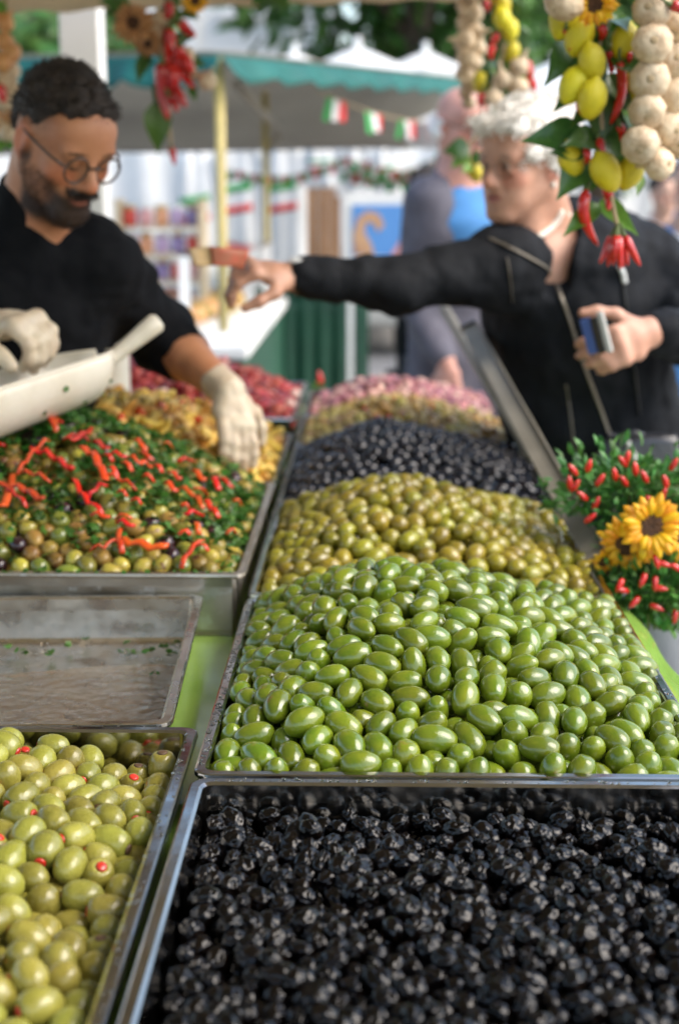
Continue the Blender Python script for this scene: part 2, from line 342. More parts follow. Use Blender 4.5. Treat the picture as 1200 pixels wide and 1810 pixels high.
# ================================================================ HEAPS
def smin(a, b, k):
    h = np.maximum(k-np.abs(a-b), 0)/k; return np.minimum(a, b)-h*h*k*.25
def pyramid(x0, x1, y0, y1, z0, sl_, sr_, sf, sb, cap, k=.05, sd=0, amp=.004):
    def H(x, y):
        x = np.asarray(x, float); y = np.asarray(y, float)
        h = smin(smin((x-x0)*sl_, (x1-x)*sr_, k), smin((y-y0)*sf, (y1-y)*sb, k), k); h = smin(h, cap+0*h, k*.6)
        n = np.sin(x*37+sd)*np.sin(y*31+sd*2)+.6*np.sin(x*71+y*53+sd)
        return z0+h+amp*n
    return H
def pack(x0, x1, y0, y1, H, a, b, T, seed, frac=.62, iters=64, floor=.870, pull=.10):
    rg = np.random.default_rng(seed); gx, gy = np.meshgrid(np.linspace(x0, x1, 30), np.linspace(y0, y1, 30)); th = np.clip(H(gx, gy)-floor, 1.7*b, T+.35*b).mean(); N = int(frac*(x1-x0)*(y1-y0)*th/(4/3*PI*a*b*b))
    P = np.stack([rg.uniform(x0+b, x1-b, N), rg.uniform(y0+b, y1-b, N), np.zeros(N)], 1)
    P[:, 2] = H(P[:, 0], P[:, 1])-b-rg.uniform(0, T, N); P[:, 2] = np.maximum(P[:, 2], floor+b)
    U = rg.normal(size=(N, 3)); U[:, 2] *= .75; U /= np.linalg.norm(U, axis=1)[:, None]
    off = max(a-b, 1e-6); own = np.concatenate([np.arange(N), np.arange(N)]); sg = np.concatenate([np.ones(N), -np.ones(N)])
    for it in range(iters):
        Q = P[own]+U[own]*(sg*off)[:, None]
        if it % 8 == 0:
            order = np.argsort(Q[:, 0]); xs = Q[order, 0]; hi = np.searchsorted(xs, xs+2*b*1.35); I = []; J = []
            cnt = hi-np.arange(len(xs))-1; I = np.repeat(np.arange(len(xs)), cnt); st = np.cumsum(cnt)-cnt; J = np.arange(cnt.sum())-np.repeat(st, cnt)+I+1
            i, j = order[I], order[J]; k = (own[i] != own[j]) & (np.abs(Q[i, 1]-Q[j, 1]) < 2.7*b) & (np.abs(Q[i, 2]-Q[j, 2]) < 2.7*b); i = i[k]; j = j[k]
        D = Q[i]-Q[j]; d = np.linalg.norm(D, axis=1)+1e-9; ov = np.maximum(2*b-d, 0); V = D/d[:, None]*(ov*.36)[:, None]
        F = np.zeros_like(Q); n = len(Q)
        for c in range(3): F[:, c] = np.bincount(i, V[:, c], n)-np.bincount(j, V[:, c], n)
        Q2 = Q+F; Q2[:, 0] = np.clip(Q2[:, 0], x0+b, x1-b); Q2[:, 1] = np.clip(Q2[:, 1], y0+b, y1-b)
        top = H(Q2[:, 0], Q2[:, 1])-b; Q2[:, 2] += (top-Q2[:, 2])*pull*.12*(it < iters-14)
        Q2[:, 2] = np.clip(Q2[:, 2], np.maximum(top-T, floor+b), np.maximum(top, floor+b))
        A, B = Q2[:N], Q2[N:]; P = (A+B)/2; U = A-B if off > 1e-5 else U; U /= np.linalg.norm(U, axis=1)[:, None]+1e-12
    return P, U

def olive_mesh(a, b, seg, rings, seed, point=.35, dimple=True, bend=.05):
    rg = random.Random(seed); v = []; f = []; ph = rg.uniform(0, 6.28); asym = rg.uniform(-.12, .12); sq = rg.uniform(.94, 1.05)
    zs = [PI*i/rings for i in range(rings+1)]
    for t in zs:
        z = -math.cos(t); r_ = math.sin(t)**(.92); r_ *= 1+asym*z
        zz = z*a
        if z > .8: zz += point*a*.10*((z-.8)/.2)**2
        if dimple is not True and dimple and z < -.88: zz += a*dimple*((-z-.88)/.12)**.8
        elif dimple and z < -.86: zz += a*.09*((-z-.86)/.14)**1.5
        for k in range(seg):
            an = 2*PI*k/seg; x = r_*b*math.cos(an); y = r_*b*sq*math.sin(an)+bend*a*z*z*.5*math.cos(ph); v.append((x, y, zz))
    c0 = 0
    for i in range(rings):
        for k in range(seg):
            q = (i*seg+k, i*seg+(k+1) % seg, (i+1)*seg+(k+1) % seg, (i+1)*seg+k); f.append(q)
    # close the poles by merging rings
    v2 = v[seg:rings*seg]; pole0 = (0, 0, v[0][2]); pole1 = (0, 0, v[-1][2]); n2 = len(v2); v2 = v2+[pole0, pole1]; f2 = []
    for q in f:
        qq = []
        for idx in q:
            if idx < seg: idx2 = n2
            elif idx >= rings*seg: idx2 = n2+1
            else: idx2 = idx-seg
            if idx2 not in qq: qq.append(idx2)
        f2.append(tuple(qq))
    return np.array(v2), f2
def blob_mesh(r_, sub, seed, amp, freq, stretch=(1, 1, 1), ridge=False):
    bm = bmesh.new(); bmesh.ops.create_icosphere(bm, subdivisions=sub, radius=1); v = []
    for p in bm.verts:
        q = p.co; n = noise.noise(q*freq+Vector((seed*7.3, seed*3.1, seed)))
        n2 = noise.noise(q*freq*2.2+Vector((seed*1.3, 9, seed)))
        d = 1+amp*((-abs(n)*1.8+.35) if ridge else n)+amp*.5*((-abs(n2)*1.6+.3) if ridge else n2)
        v.append((q.x*d*r_*stretch[0], q.y*d*r_*stretch[1], q.z*d*r_*stretch[2]))
    f = [tuple(x.index for x in q.verts) for q in bm.faces]; bm.free(); return np.array(v), f
def wrink_mesh(r_, sub, seed):
    bm = bmesh.new(); bmesh.ops.create_icosphere(bm, subdivisions=sub, radius=1); v = []; rg = random.Random(seed); st = (1, rg.uniform(.82, .95), rg.uniform(1.1, 1.3)); o_ = Vector((seed*7.3, seed*3.1, seed))
    for p in bm.verts:
        q = p.co; w_ = q+.35*Vector((noise.noise(q*1.5+o_), noise.noise(q*1.5-o_), noise.noise(q*1.7+o_*2)))
        d = 1.10-.36*abs(noise.noise(w_*1.8+o_))-.20*abs(noise.noise(w_*3.6-o_))-.03*abs(noise.noise(q*7+o_))
        v.append((q.x*d*r_*st[0], q.y*d*r_*st[1], q.z*d*r_*st[2]))
    f = [tuple(x.index for x in q.verts) for q in bm.faces]; bm.free(); return np.array(v), f
def strip_mesh(L, wd, th, seed, curl):
    rg = random.Random(seed); mb = MB(); n = 7; pts = []; ang = rg.uniform(-.4, .4); p = Vector((0, 0, -L/2)); d = Vector((0, .25*rg.uniform(-1, 1), 1)).normalized(); ax = Vector((rg.uniform(-1, 1), rg.uniform(-1, 1), 0)).normalized()
    for i in range(n):
        pts.append(p.copy()); p += d*(L/(n-1)); d = (Matrix.Rotation(curl*rg.uniform(.4, 1.2)/(n-1), 3, ax)@d).normalized()
    c = sum(pts, Vector())/n; pts = [q-c for q in pts]
    mb.tube(pts, [wd*(.6+.4*math.sin(PI*(i+.6)/n))*rg.uniform(.85, 1.1) for i in range(n)], 6, flat=th/wd); return np.array([tuple(q) for q in mb.v]), mb.f
def ring_mesh(rr, tr, seed):
    mb = MB(); n = 12
    v = [((rr+tr*math.cos(b))*math.cos(a), (rr+tr*math.cos(b))*math.sin(a), tr*1.3*math.sin(b)) for a in [2*PI*i/n for i in range(n)] for b in [2*PI*j/6 for j in range(6)]]
    f = [(i*6+j, ((i+1) % n)*6+j, ((i+1) % n)*6+(j+1) % 6, i*6+(j+1) % 6) for i in range(n) for j in range(6)]
    return np.array(v), f

KIND = []      # kinds of countable pieces
PCS = []       # (kind, position, axis, radius)
def kind(name, var, m, label, cat, group, mass_label, child=None, scale=(.9, 1.1), maxn=300):
    KIND.append(dict(name=name, var=var, mat=m, label=label, cat=cat, group=group, mass=mass_label, child=child, scale=scale, maxn=maxn, core=None)); return len(KIND)-1
def put(k, P, U, r_):
    for p, u in zip(P, U): PCS.append((k, p, u, r_))

def core(k, x0, x1, y0, y1, H, depth, n=28):
    xs = np.linspace(x0+.012, x1-.012, n); ys = np.linspace(y0+.012, y1-.012, n); X, Y = np.meshgrid(xs, ys); Z = np.maximum(H(X, Y)-depth, .8445)
    v = np.stack([X.ravel(), Y.ravel(), Z.ravel()], 1); f = [(j*n+i, j*n+i+1, (j+1)*n+i+1, (j+1)*n+i) for j in range(n-1) for i in range(n-1)]
    KIND[k]['core'] = (v, f)

XA, XB = XR0+.012, XR1-.012
# --- bright green
HG = pyramid(XA-.012, XB+.028, 1.168, 1.805, .897, .62, .36, .31, .62, .094, .05, 1)
k = kind('green_olive', [olive_mesh(.0196, .0134, 20, 12, s, .9 if s % 2 else .3) for s in range(6)], 'green', 'glossy bright green olive in the large front heap', 'olive', 'bright green olives', 'bright green olives lying deeper in the front heap')
P, U = pack(XA, XB+.012, 1.190, 1.79, HG, .0194, .0134, .060, 11); put(k, P, U, .0153); core(k, XA, XB, 1.19, 1.745, HG, .05)
# --- yellow-green
HH = pyramid(XA-.012, XB+.03, 1.755, 2.385, .893, .58, .31, .33, .6, .096, .05, 2)
k = kind('yellow_green_olive', [olive_mesh(.0168, .0135, 16, 10, s+20, .4) for s in range(5)], 'yellow', 'small yellow-green olive in the heap behind the bright green ones', 'olive', 'yellow-green olives', 'yellow-green olives lying deeper in their heap')
P, U = pack(XA, XB+.012, 1.80, 2.36, HH, .0167, .0135, .054, 12); put(k, P, U, .0148); core(k, XA, XB, 1.77, 2.32, HH, .04)
# --- smooth black
HI = pyramid(XA-.012, XB+.03, 2.330, 2.96, .893, .56, .30, .33, .6, .098, .05, 3)
k = kind('black_olive', [olive_mesh(.0155, .0116, 14, 9, s+40, .5) for s in range(5)], 'blackol', 'shiny smooth black olive in the heap behind the yellow-green ones', 'olive', 'smooth black olives', 'smooth black olives lying deeper in their heap')
P, U = pack(XA, XB+.012, 2.36, 2.92, HI, .0154, .0116, .048, 13); put(k, P, U, .0132); core(k, XA, XB, 2.35, 2.89, HI, .038)
# --- tan / green mix far
HJ = pyramid(XA-.012, XB+.02, 2.90, 3.42, .893, .42, .30, .4, .6, .088, .05, 4)
k = kind('tan_olive', [olive_mesh(.0160, .0132, 12, 8, s+60, .2) for s in range(4)], 'mixtan', 'dull tan and green olive in the mixed heap before the pink olives', 'olive', 'tan and green mixed olives', 'tan and green olives lying deeper in their heap')
P, U = pack(XA, XB, 2.92, 3.32, HJ, .0160, .0132, .042, 14)
k2 = kind('red_pepper_dice', [blob_mesh(.010, 1, s, .25, 1.5, (1, .8, .6)) for s in range(3)], 'redpep', 'red pepper dice among the tan and green olives', 'pepper dice', 'red pepper dice in the tan olives', 'red pepper dice lying deeper')
kk = rng.random(len(P)) < .07
put(k, P[~kk], U[~kk], .012); put(k2, P[kk], U[kk], .009); core(k, XA, XB, 2.92, 3.29, HJ, .03)
# --- pink
HK = pyramid(XA-.012, XB+.02, 3.30, 3.80, .893, .40, .27, .45, .6, .076, .05, 5)
k = kind('pink_olive', [olive_mesh(.0165, .0128, 12, 8, s+80, .2) for s in range(4)], 'pink', 'pinkish purple olive in the heap at the far end', 'olive', 'pink olives', 'pink olives lying deeper in the far heap')
P, U = pack(XA, XB, 3.32, 3.75, HK, .0165, .0128, .042, 15); put(k, P, U, .012); core(k, XA, XB, 3.32, 3.74, HK, .03)
# --- stuffed olives, front left tray
def HA(x, y):
    x = np.asarray(x, float); y = np.asarray(y, float)
    return .896+.034*np.clip((-.26-x)/.2, 0, 1)*np.clip((y-.85)/.3, 0, 1)-.016*np.clip((x+.27)/.08, 0, 1)+.008*np.sin(x*33)*np.sin(y*27)+.004*np.sin(x*67+y*41)
sv = [olive_mesh(.0172, .0132, 20, 14, s+100, .1, .22) for s in range(5)]
def pim_mesh():
    mb = MB(); prof = [(.0046, -.0175), (.0050, -.0163), (.0030, -.0185), (.0001, -.0189)]
    prof = [(.0038, -.0112), (.0046, -.0150), (.0032, -.0157), (.0004, -.0159)]
    mb.lathe(prof[::-1], 10); return mb
k = kind('stuffed_olive', sv, 'stuffed', 'pale green olive stuffed with red pimento in the front tray', 'olive', 'pimento-stuffed olives', 'stuffed green olives lying deeper in the tray', child=('pimento', pim_mesh(), 'pimento'))
kp = kind('pitted_olive', sv, 'stuffed', 'pale green pitted olive with an empty hole among the stuffed ones', 'olive', 'pitted olives', 'pitted olives lying deeper', child=('pit_hole', pim_mesh(), 'hole'))
P, U = pack(-.660, -.1795, .74, 1.274, HA, .0171, .0132, .050, 16, frac=.60, floor=.843)
camn = np.array(CAM); 
for i in range(len(P)):      # most filled ends lie away from the viewer, as in the tray
    v_ = camn-P[i]; v_ /= np.linalg.norm(v_); dd = -U[i]@v_
    if dd > .15 and rng.random() < .12: U[i] = -U[i]
pk = rng.random(len(P)) < .12; put(k, P[~pk], U[~pk], .0145); put(kp, P[pk], U[pk], .0145); core(k, -.66, -.19, .75, 1.275, HA, .040)
# --- wrinkled black olives, front right tray
def HB(x, y):
    x = np.asarray(x, float); y = np.asarray(y, float); return .8775+.006*np.sin(x*41)*np.sin(y*33)+.005*np.sin(x*97+y*57)+.003*np.sin(x*170-y*140)
k = kind('wrinkled_black_olive', [wrink_mesh(.0096, 4, s+1) for s in range(8)], 'wrinkled', 'wrinkled oily black olive in the front tray', 'olive', 'wrinkled black olives', 'wrinkled black olives filling the rest of the front tray', scale=(.78, 1.2))
KIND[k]['low'] = [wrink_mesh(.0096, 3, s+1) for s in range(8)]
P, U = pack(XA+.005, XB-.005, .60, 1.155, HB, .0100, .0083, .026, 17, frac=.60, floor=.846); put(k, P, U, .0108); core(k, XA+.004, XB-.004, .42, 1.152, HB, .020)
# --- olives with herbs and peppers
HD = pyramid(-.80, -.152, 1.763, 2.52, .913, .9, .55, .46, .7, .150, .06, 6, .005)
dk = [kind('tan_brown_olive', [olive_mesh(.0152, .0124, 14, 9, s+140, .2) for s in range(4)], 'mixtan', 'brown tan olive in the herb and pepper mix', 'olive', 'brown olives in the herb mix', 'brown tan olives lying deeper in the herb mix'),
      kind('small_green_olive', [olive_mesh(.0160, .0130, 14, 9, s+150, .2) for s in range(4)], 'mixgreen', 'dull green olive in the herb and pepper mix', 'olive', 'green olives in the herb mix', 'dull green olives lying deeper in the herb mix'),
      kind('small_yellow_olive', [olive_mesh(.0138, .0116, 14, 9, s+160, .2) for s in range(4)], 'mixyel', 'yellow olive in the herb and pepper mix', 'olive', 'yellow olives in the herb mix', 'yellow olives lying deeper in the herb mix'),
      kind('small_dark_olive', [olive_mesh(.0148, .0120, 14, 9, s+170, .2) for s in range(4)], 'mixdark', 'dark purple olive in the herb and pepper mix', 'olive', 'dark olives in the herb mix', 'dark purple olives lying deeper in the herb mix')]
P, U = pack(-.644, -.172, 1.782, 2.366, HD, .0150, .0123, .042, 18, floor=.891)
c = rng.choice(4, len(P), p=[.36, .28, .21, .15])
for q in range(4): put(dk[q], P[c == q], U[c == q], .0118)
core(dk[0], -.63, -.185, 1.80, 2.35, HD, .032)
# --- pale strips salad
HE = pyramid(-.86, -.150, 2.370, 3.10, .905, .9, .50, .75, .45, .125, .06, 7, .006)
k = kind('pale_strip', [strip_mesh(.050, .0125, .0055, s, 2.2) for s in range(7)], 'pasta', 'curled pale yellow strip in the salad under the gloved hand', 'food strip', 'pale yellow strips', 'pale yellow strips lying deeper in the salad')
P, U = pack(-.648, -.171, 2.40, 2.95, HE, .0200, .0110, .036, 19, frac=.72)
k2 = kind('red_dice', [blob_mesh(.0125, 1, s+30, .3, 1.5, (1.2, .9, .6)) for s in range(4)], 'redpep', 'red pepper dice in the pale strip salad', 'pepper dice', 'red pepper dice in the pale salad', 'red pepper dice lying deeper in the pale salad')
kk = rng.random(len(P)) < .11; put(k, P[~kk], U[~kk], .011); put(k2, P[kk], U[kk], .0095); core(k, -.648, -.171, 2.40, 2.95, HE, .028)
# --- dark red chunks far
HF = pyramid(-.85, -.150, 3.105, 3.86, .912, .9, .36, .42, .6, .105, .05, 8, .006)
k = kind('dark_red_chunk', [blob_mesh(.0200, 2, s+50, .38, 1.6, (1, .7, 1.35)) for s in range(6)], 'tomato', 'dark red oily chunk in the far tray beyond the gloved hand', 'food chunk', 'dark red chunks', 'dark red chunks lying deeper in the far tray')
k2 = kind('pale_chunk', [blob_mesh(.0170, 2, s+70, .3, 1.6, (1, .8, 1.2)) for s in range(3)], 'palebit', 'pale pink chunk among the dark red ones in the far tray', 'food chunk', 'pale chunks', 'pale pink chunks lying deeper')
P, U = pack(-.648, -.171, 3.13, 3.735, HF, .0230, .0150, .045, 20)
kk = rng.random(len(P)) < .13; put(k, P[~kk], U[~kk], .0135); put(k2, P[kk], U[kk], .0125); core(k, -.648, -.171, 3.13, 3.735, HF, .03)

# --- which pieces show: paint discs far to near
W_, H_ = 678, 1024
allP = np.array([q[1] for q in PCS]); px_, py_, pz_ = proj(allP); px_ = px_*678/1200; py_ = py_*1024/1810
idb = np.full((H_, W_), -1, int)
for i in np.argsort(-pz_):
    r_ = PCS[i][3]*FPX*678/1200/pz_[i]; x, y = px_[i], py_[i]
    a0, a1, b0, b1 = int(max(0, x-r_)), int(min(W_, x+r_+1)), int(max(0, y-r_)), int(min(H_, y+r_+1))
    if a0 >= a1 or b0 >= b1: continue
    yy, xx = np.ogrid[b0:b1, a0:a1]; m_ = (xx-x)**2+(yy-y)**2 <= r_*r_; idb[b0:b1, a0:a1][m_] = i
hits = np.bincount(idb[idb >= 0].ravel(), minlength=len(PCS))
def frame_of(u, spin):
    u = Vector(u); q = Vector((0, 0, 1)).rotation_difference(u) if u.z > -.9999 else Quaternion((1, 0, 0), PI); return q @ Quaternion((0, 0, 1), spin)
for ki, K in enumerate(KIND):
    idx = np.array([i for i, q in enumerate(PCS) if q[0] == ki])
    if len(idx) == 0: continue
    order = idx[np.argsort(-hits[idx])]; ind = [i for i in order[:K['maxn']] if hits[i] >= 5]; rest = [i for i in idx if i not in set(ind)]
    meshes = []
    for (v, f) in K['var']:
        me = bpy.data.meshes.new(K['name']); me.from_pydata(v.tolist(), [], f); me.materials.append(M[K['mat']]); me.polygons.foreach_set('use_smooth', [True]*len(f)); me.update(); meshes.append(me)
    chm = K['child'][1].mesh(K['child'][0], M[K['child'][2]], True) if K['child'] else None
    for i in ind:
        o = bpy.data.objects.new(K['name'], meshes[i % len(meshes)]); C.objects.link(o); s_ = random.uniform(*K['scale'])
        o.matrix_world = Matrix.LocRotScale(Vector(PCS[i][1]), frame_of(PCS[i][2], random.uniform(0, 6.28)), Vector((s_, s_, s_*random.uniform(.94, 1.06))))
        tag(o, K['label'], K['cat'], K['group'])
        if chm: link(K['child'][0], chm, o)
    vs = []; fs = []; n = 0
    if K['core']: v, f = K['core']; vs.append(v); fs += f; n = len(v)
    for i in rest:
        v, f = K.get('low', K['var'])[i % len(K['var'])]; Rm = np.array(frame_of(PCS[i][2], (i*2.4) % 6.28).to_matrix())*random.uniform(*K['scale']); vs.append(v@Rm.T+PCS[i][1]); fs += [tuple(a+n for a in q) for q in f]; n += len(v)
    if vs:
        me = bpy.data.meshes.new(K['name']+'_mass'); me.from_pydata(np.concatenate(vs).tolist(), [], fs); me.materials.append(M[K['mat']]); me.polygons.foreach_set('use_smooth', [True]*len(fs)); me.update()
        tag(link(K['name']+'_mass', me), K['mass'], K['cat'], kind='stuff')

# --- red pepper strips laid on the herb mix
def hit(u, v, H, y0=.6, y1=4.0):
    d = ray(u, v); ys = np.linspace(y0, y1, 900); t = ys/d.y; z = CAM.z+d.z*t; x = d.x*t; s_ = np.nonzero(z <= H(x, ys))[0]
    if len(s_) == 0: return None
    i = s_[0]; return Vector((x[i], ys[i], z[i]))
def cr(x, y): return (x*.41667, 680+y*.41667)
STR = [([(85,168),(130,128),(200,112),(272,128)],.0075), ([(140,120),(200,150),(245,200)],.006), ([(205,112),(232,150),(238,205)],.006), ([(120,140),(180,128),(262,158)],.006), ([(270,245),(330,238),(390,196)],.007), ([(285,225),(340,225),(378,240)],.0055),
 ([(130,290),(200,300),(260,340),(310,375)],.0085), ([(210,245),(160,280),(110,340),(75,390)],.0055), ([(90,385),(150,392),(215,420)],.006), ([(-20,430),(80,445),(130,470),(185,500)],.008), ([(0,530),(30,500),(55,400)],.008),
 ([(20,460),(70,480),(115,530)],.005), ([(345,285),(400,310),(430,370),(455,425)],.0075), ([(310,400),(340,460),(375,505),(440,555)],.005), ([(370,490),(410,440),(455,425)],.006), ([(388,565),(465,572)],.0065), ([(492,570),(560,568)],.0055),
 ([(500,590),(570,605)],.0065), ([(455,390),(520,415),(580,450)],.006), ([(465,350),(500,392)],.0055), ([(380,705),(440,690),(500,665),(515,610)],.005), ([(505,660),(520,720)],.0055), ([(525,672),(600,690),(712,706)],.0095), ([(770,780),(800,720),(865,660)],.0055),
 ([(835,690),(885,712)],.005), ([(790,555),(860,560)],.006), ([(700,420),(752,455)],.0065), ([(760,440),(830,480),(862,525)],.006), ([(870,500),(900,540),(930,570)],.006), ([(830,590),(845,640)],.005), ([(758,640),(808,640)],.005), ([(400,255),(460,285)],.007), ([(470,300),(540,312)],.0065),
 ([(550,320),(600,345),(645,360)],.0065), ([(570,240),(620,282)],.006), ([(720,380),(772,405)],.007), ([(820,370),(872,410)],.007), ([(900,400),(930,452)],.006), ([(930,410),(988,446)],.006), ([(590,300),(650,332)],.006), ([(755,335),(830,335)],.006), ([(610,395),(655,420)],.0055), ([(500,460),(540,478)],.005), ([(560,490),(600,505)],.005),
 ([(820,440),(880,470)],.005), ([(990,500),(1025,520)],.005), ([(650,340),(690,372)],.005), ([(440,300),(480,330)],.005), ([(520,330),(560,370)],.005), ([(-10,265),(20,258)],.006), ([(770,510),(805,525)],.005), ([(690,250),(730,265)],.005), ([(960,640),(1000,635)],.005)]
for pts, wd in STR:
    Q = []
    for i in range(len(pts)-1):
        for t in (0, .34, .67): Q.append((pts[i][0]*(1-t)+pts[i+1][0]*t, pts[i][1]*(1-t)+pts[i+1][1]*t))
    Q.append(pts[-1]); L = [hit(*cr(*q), lambda x, y: HD(x, y)+.010) for q in Q]; L = [p for p in L if p is not None]
    if len(L) < 2: continue
    c0 = sum(L, Vector())/len(L); n = len(L); lift = random.uniform(.002, .007)
    L = [p-c0+Vector((0, 0, lift+.004*math.sin(i*2.1+wd*900))) for i, p in enumerate(L)]; wd *= .80
    ob = MB().tube(L, [wd*(.55+.45*min(1, 2.2*math.sin(PI*(i+.5)/n))) for i in range(n)], 8, flat=.5, ref=(0, 0, 1)).build('pepper_strip', M['redpep'], smooth=True); ob.location = c0
    tag(ob, 'red pepper strip lying on the herb and olive mix', 'pepper strip', 'red pepper strips')
# --- chopped parsley
def parsley(name, pts, label, size=(.004, .010)):
    v = []; f = []
    for p in pts:
        nrm = Vector((random.gauss(0, .55), random.gauss(0, .55), 1)).normalized(); q = Vector((0, 0, 1)).rotation_difference(nrm) @ Quaternion((0, 0, 1), random.uniform(0, 6.28)); s_ = random.uniform(*size); n = len(v)
        cu = random.uniform(-.3, .5)
        base = [(0, 0, .1), (1, 0, cu), (.62, .5, .1), (.25, .95, cu*.8), (-.3, .55, 0), (-.85, .5, cu), (-.6, 0, 0), (-.8, -.6, cu*.6), (-.2, -.6, .1), (.3, -1, cu), (.6, -.45, 0)]
        for b in base: v.append(tuple(Vector(p)+q@(Vector(b)*s_*random.uniform(.8, 1.15))))
        f += [(n, n+i, n+(i % 10)+1) if i < 10 else (n, n+10, n+1) for i in range(1, 11)]
        f[-10:] = [(n, n+i, n+i+1) for i in range(1, 10)]+[(n, n+10, n+1)]
    o = MB().add(v, f).build(name, M['parsley']); tag(o, label, 'herbs', kind='stuff'); return o
pts = []
while len(pts) < 3600:
    x = random.uniform(-.645, -.172); y = random.uniform(1.79, 2.372); d = noise.noise((x*17, y*17, 2.0))
    dens = min(1, max(.10, (y-1.84)/.10))*(.55+1.1*d)
    if random.random() < dens: pts.append((x, y, float(HD(x, y))+random.uniform(-.007, .003)))
parsley('chopped_parsley', pts, 'chopped green parsley strewn over the olive and pepper mix')
pts = []
for i in range(120):
    x = random.uniform(-.64, -.18); y = random.uniform(2.40, 2.95); pts.append((x, y, float(HE(x, y))+.001))
parsley('parsley_flecks', pts, 'few parsley flecks on the pale strip salad', (.003, .007))
pts = []
for (u, v_) in ((38,1115),(20,1108),(45,1118),(150,1131),(90,1120),(118,1104),(225,1100),(218,1117),(240,1119),(262,1118),(265,1112),(284,1105),(296,1108),(303,1103),(320,1113),(311,1154),(305,1155),(272,1191),(316,1100),(325,1096)):
    d = ray(u, v_+(36 if v_ < 1125 else 0)); t = (ZT+.009-CAM.z)/d.z
    for _ in range(3): pts.append(tuple(CAM+d*t+Vector((random.gauss(0, .003), random.gauss(0, .004), .001))))
parsley('parsley_scraps', pts, 'parsley scraps stuck in the empty steel tray', (.003, .006))
pts = []
for i in range(46): pts.append((random.uniform(-.64, -.175), 1.7715+random.uniform(-.004, .004), .9275))
parsley('parsley_on_rim', pts, 'parsley crumbs on the rim of the herb mix tray', (.002, .005))

# --- water drops on the wet steel
M['drop'] = mat('water_drop', (.95, .97, .96), .02, trans=1, ior=1.33)
def drops(name, pts, label):
    v = []; f = []
    for (x, y, z, r_) in pts:
        n = len(v); sx, sy = random.uniform(.7, 1.5), random.uniform(.7, 1.4)
        for (q, h) in ((1, 0), (.9, .28), (.55, .48)):
            for k_ in range(8): an = k_*PI/4; v.append((x+r_*q*sx*math.cos(an), y+r_*q*sy*math.sin(an), z+r_*h))
        v.append((x, y, z+r_*.55))
        for i_ in range(2):
            for k_ in range(8): f.append((n+i_*8+k_, n+i_*8+(k_+1) % 8, n+(i_+1)*8+(k_+1) % 8, n+(i_+1)*8+k_))
        f += [(n+16+k_, n+16+(k_+1) % 8, n+24) for k_ in range(8)]
    o = MB().add(v, f).build(name, M['drop'], smooth=True); tag(o, label, 'water drops', kind='stuff')
pts = []
for i in range(260):
    x = random.uniform(-.66, -.232); y = random.uniform(1.50, 1.742); pts.append((x, y, ZT+.0006, random.choice((.0012, .0018, .003, .0045))))
for i in range(120): pts.append((-.2045+random.uniform(-.005, .003)+(1.55-random.uniform(0, .0))*0, 0, 0, 0)) if False else None
pts = [p for p in pts if p]
drops('water_drops', pts, 'brine drops scattered over the empty tray floor')
pts = []
for i in range(150): pts.append((XR0+random.uniform(.003, .0095), random.uniform(1.2, 1.74), .9003, random.uniform(.0009, .0022)))
for i in range(60): pts.append((-.168+random.uniform(-.003, .004), random.uniform(.75, 1.28), .9013, random.uniform(.0008, .0018)))
for i in range(60): pts.append((random.uniform(XR0+.02, XR1-.02), 1.1665+random.uniform(-.003, .003), .9003, random.uniform(.0008, .002)))
for i in range(40): pts.append((XR1-random.uniform(.003, .0095), random.uniform(1.2, 1.74), .9003, random.uniform(.0009, .0022)))
drops('water_drops', pts, 'brine drops clinging to the tray rims')

# ================================================================ CANOPY AND FRAME OF THE STALL
cp = empty('stall_canopy', (-.8, 1.6, 0)); tag(cp, 'cream canvas canopy on white posts over the olive stall', 'canopy')
def U_(o): return under(o, cp)
def roofz(x, y): return 2.06+.10*(x+.8)*.2+.05*math.sin(y*2.2)*.3
def rf(u, v):
    x = -2.3+u*2.72; y = -.9+v*4.56; return (x, y, 2.00+.16*math.sin(PI*u)+.02*math.sin(v*14)*math.sin(PI*u))
U_(MB().grid(rf, 24, 30).build('roof_sheet', M['cream'], smooth=True, solid=.003))
def beam(a, b, wv, hv, name, m):
    a = Vector(a); b = Vector(b); L = (b-a).length; X = (b-a).normalized(); Z = Vector((0, 0, 1)); Y = Z.cross(X).normalized(); Z = X.cross(Y)
    Mx = Matrix((X, Y, Z)).transposed().to_4x4(); Mx.translation = a
    return U_(MB().box((0, -wv/2, -hv/2), (L, wv/2, hv/2), M=Mx).build(name, m, bevel=.006))
pa = at(-250, -10, 3.62); pb = at(830, -42, 3.62)
def val(u, v):
    p = pa.lerp(pb, u); zb = .052+.004*math.sin(u*60); return (p.x, 3.625+.006*math.sin(u*40+v), p.z+.09-(.09+zb)*v)
U_(MB().grid(val, 50, 4).build('valance', M['cream'], smooth=True, solid=.004))
beam((pa.x-.6, 3.66, pa.z+.06), (pb.x+.1, 3.66, pb.z+.06), .035, .04, 'cross_beam', M['creamwood'])
beam((.36, -.9, 2.02), (.36, 3.7, 2.02), .03, .03, 'side_rail', M['alu'])
pw = at(147, 85, 3.95)
U_(MB().box((pw.x-.052, 3.90, 0), (pw.x+.052, 4.0, 2.12)).build('post', M['white'], bevel=.005))
U_(MB().box((.60, -.95, 0), (.65, -.90, 2.03)).build('post', M['white'], bevel=.005))
U_(MB().box((-2.33, -.95, 0), (-2.27, -.89, 2.06)).build('post', M['white'], bevel=.005))
U_(MB().box((-2.33, 3.62, 0), (-2.27, 3.68, 2.06)).build('post', M['white'], bevel=.005))

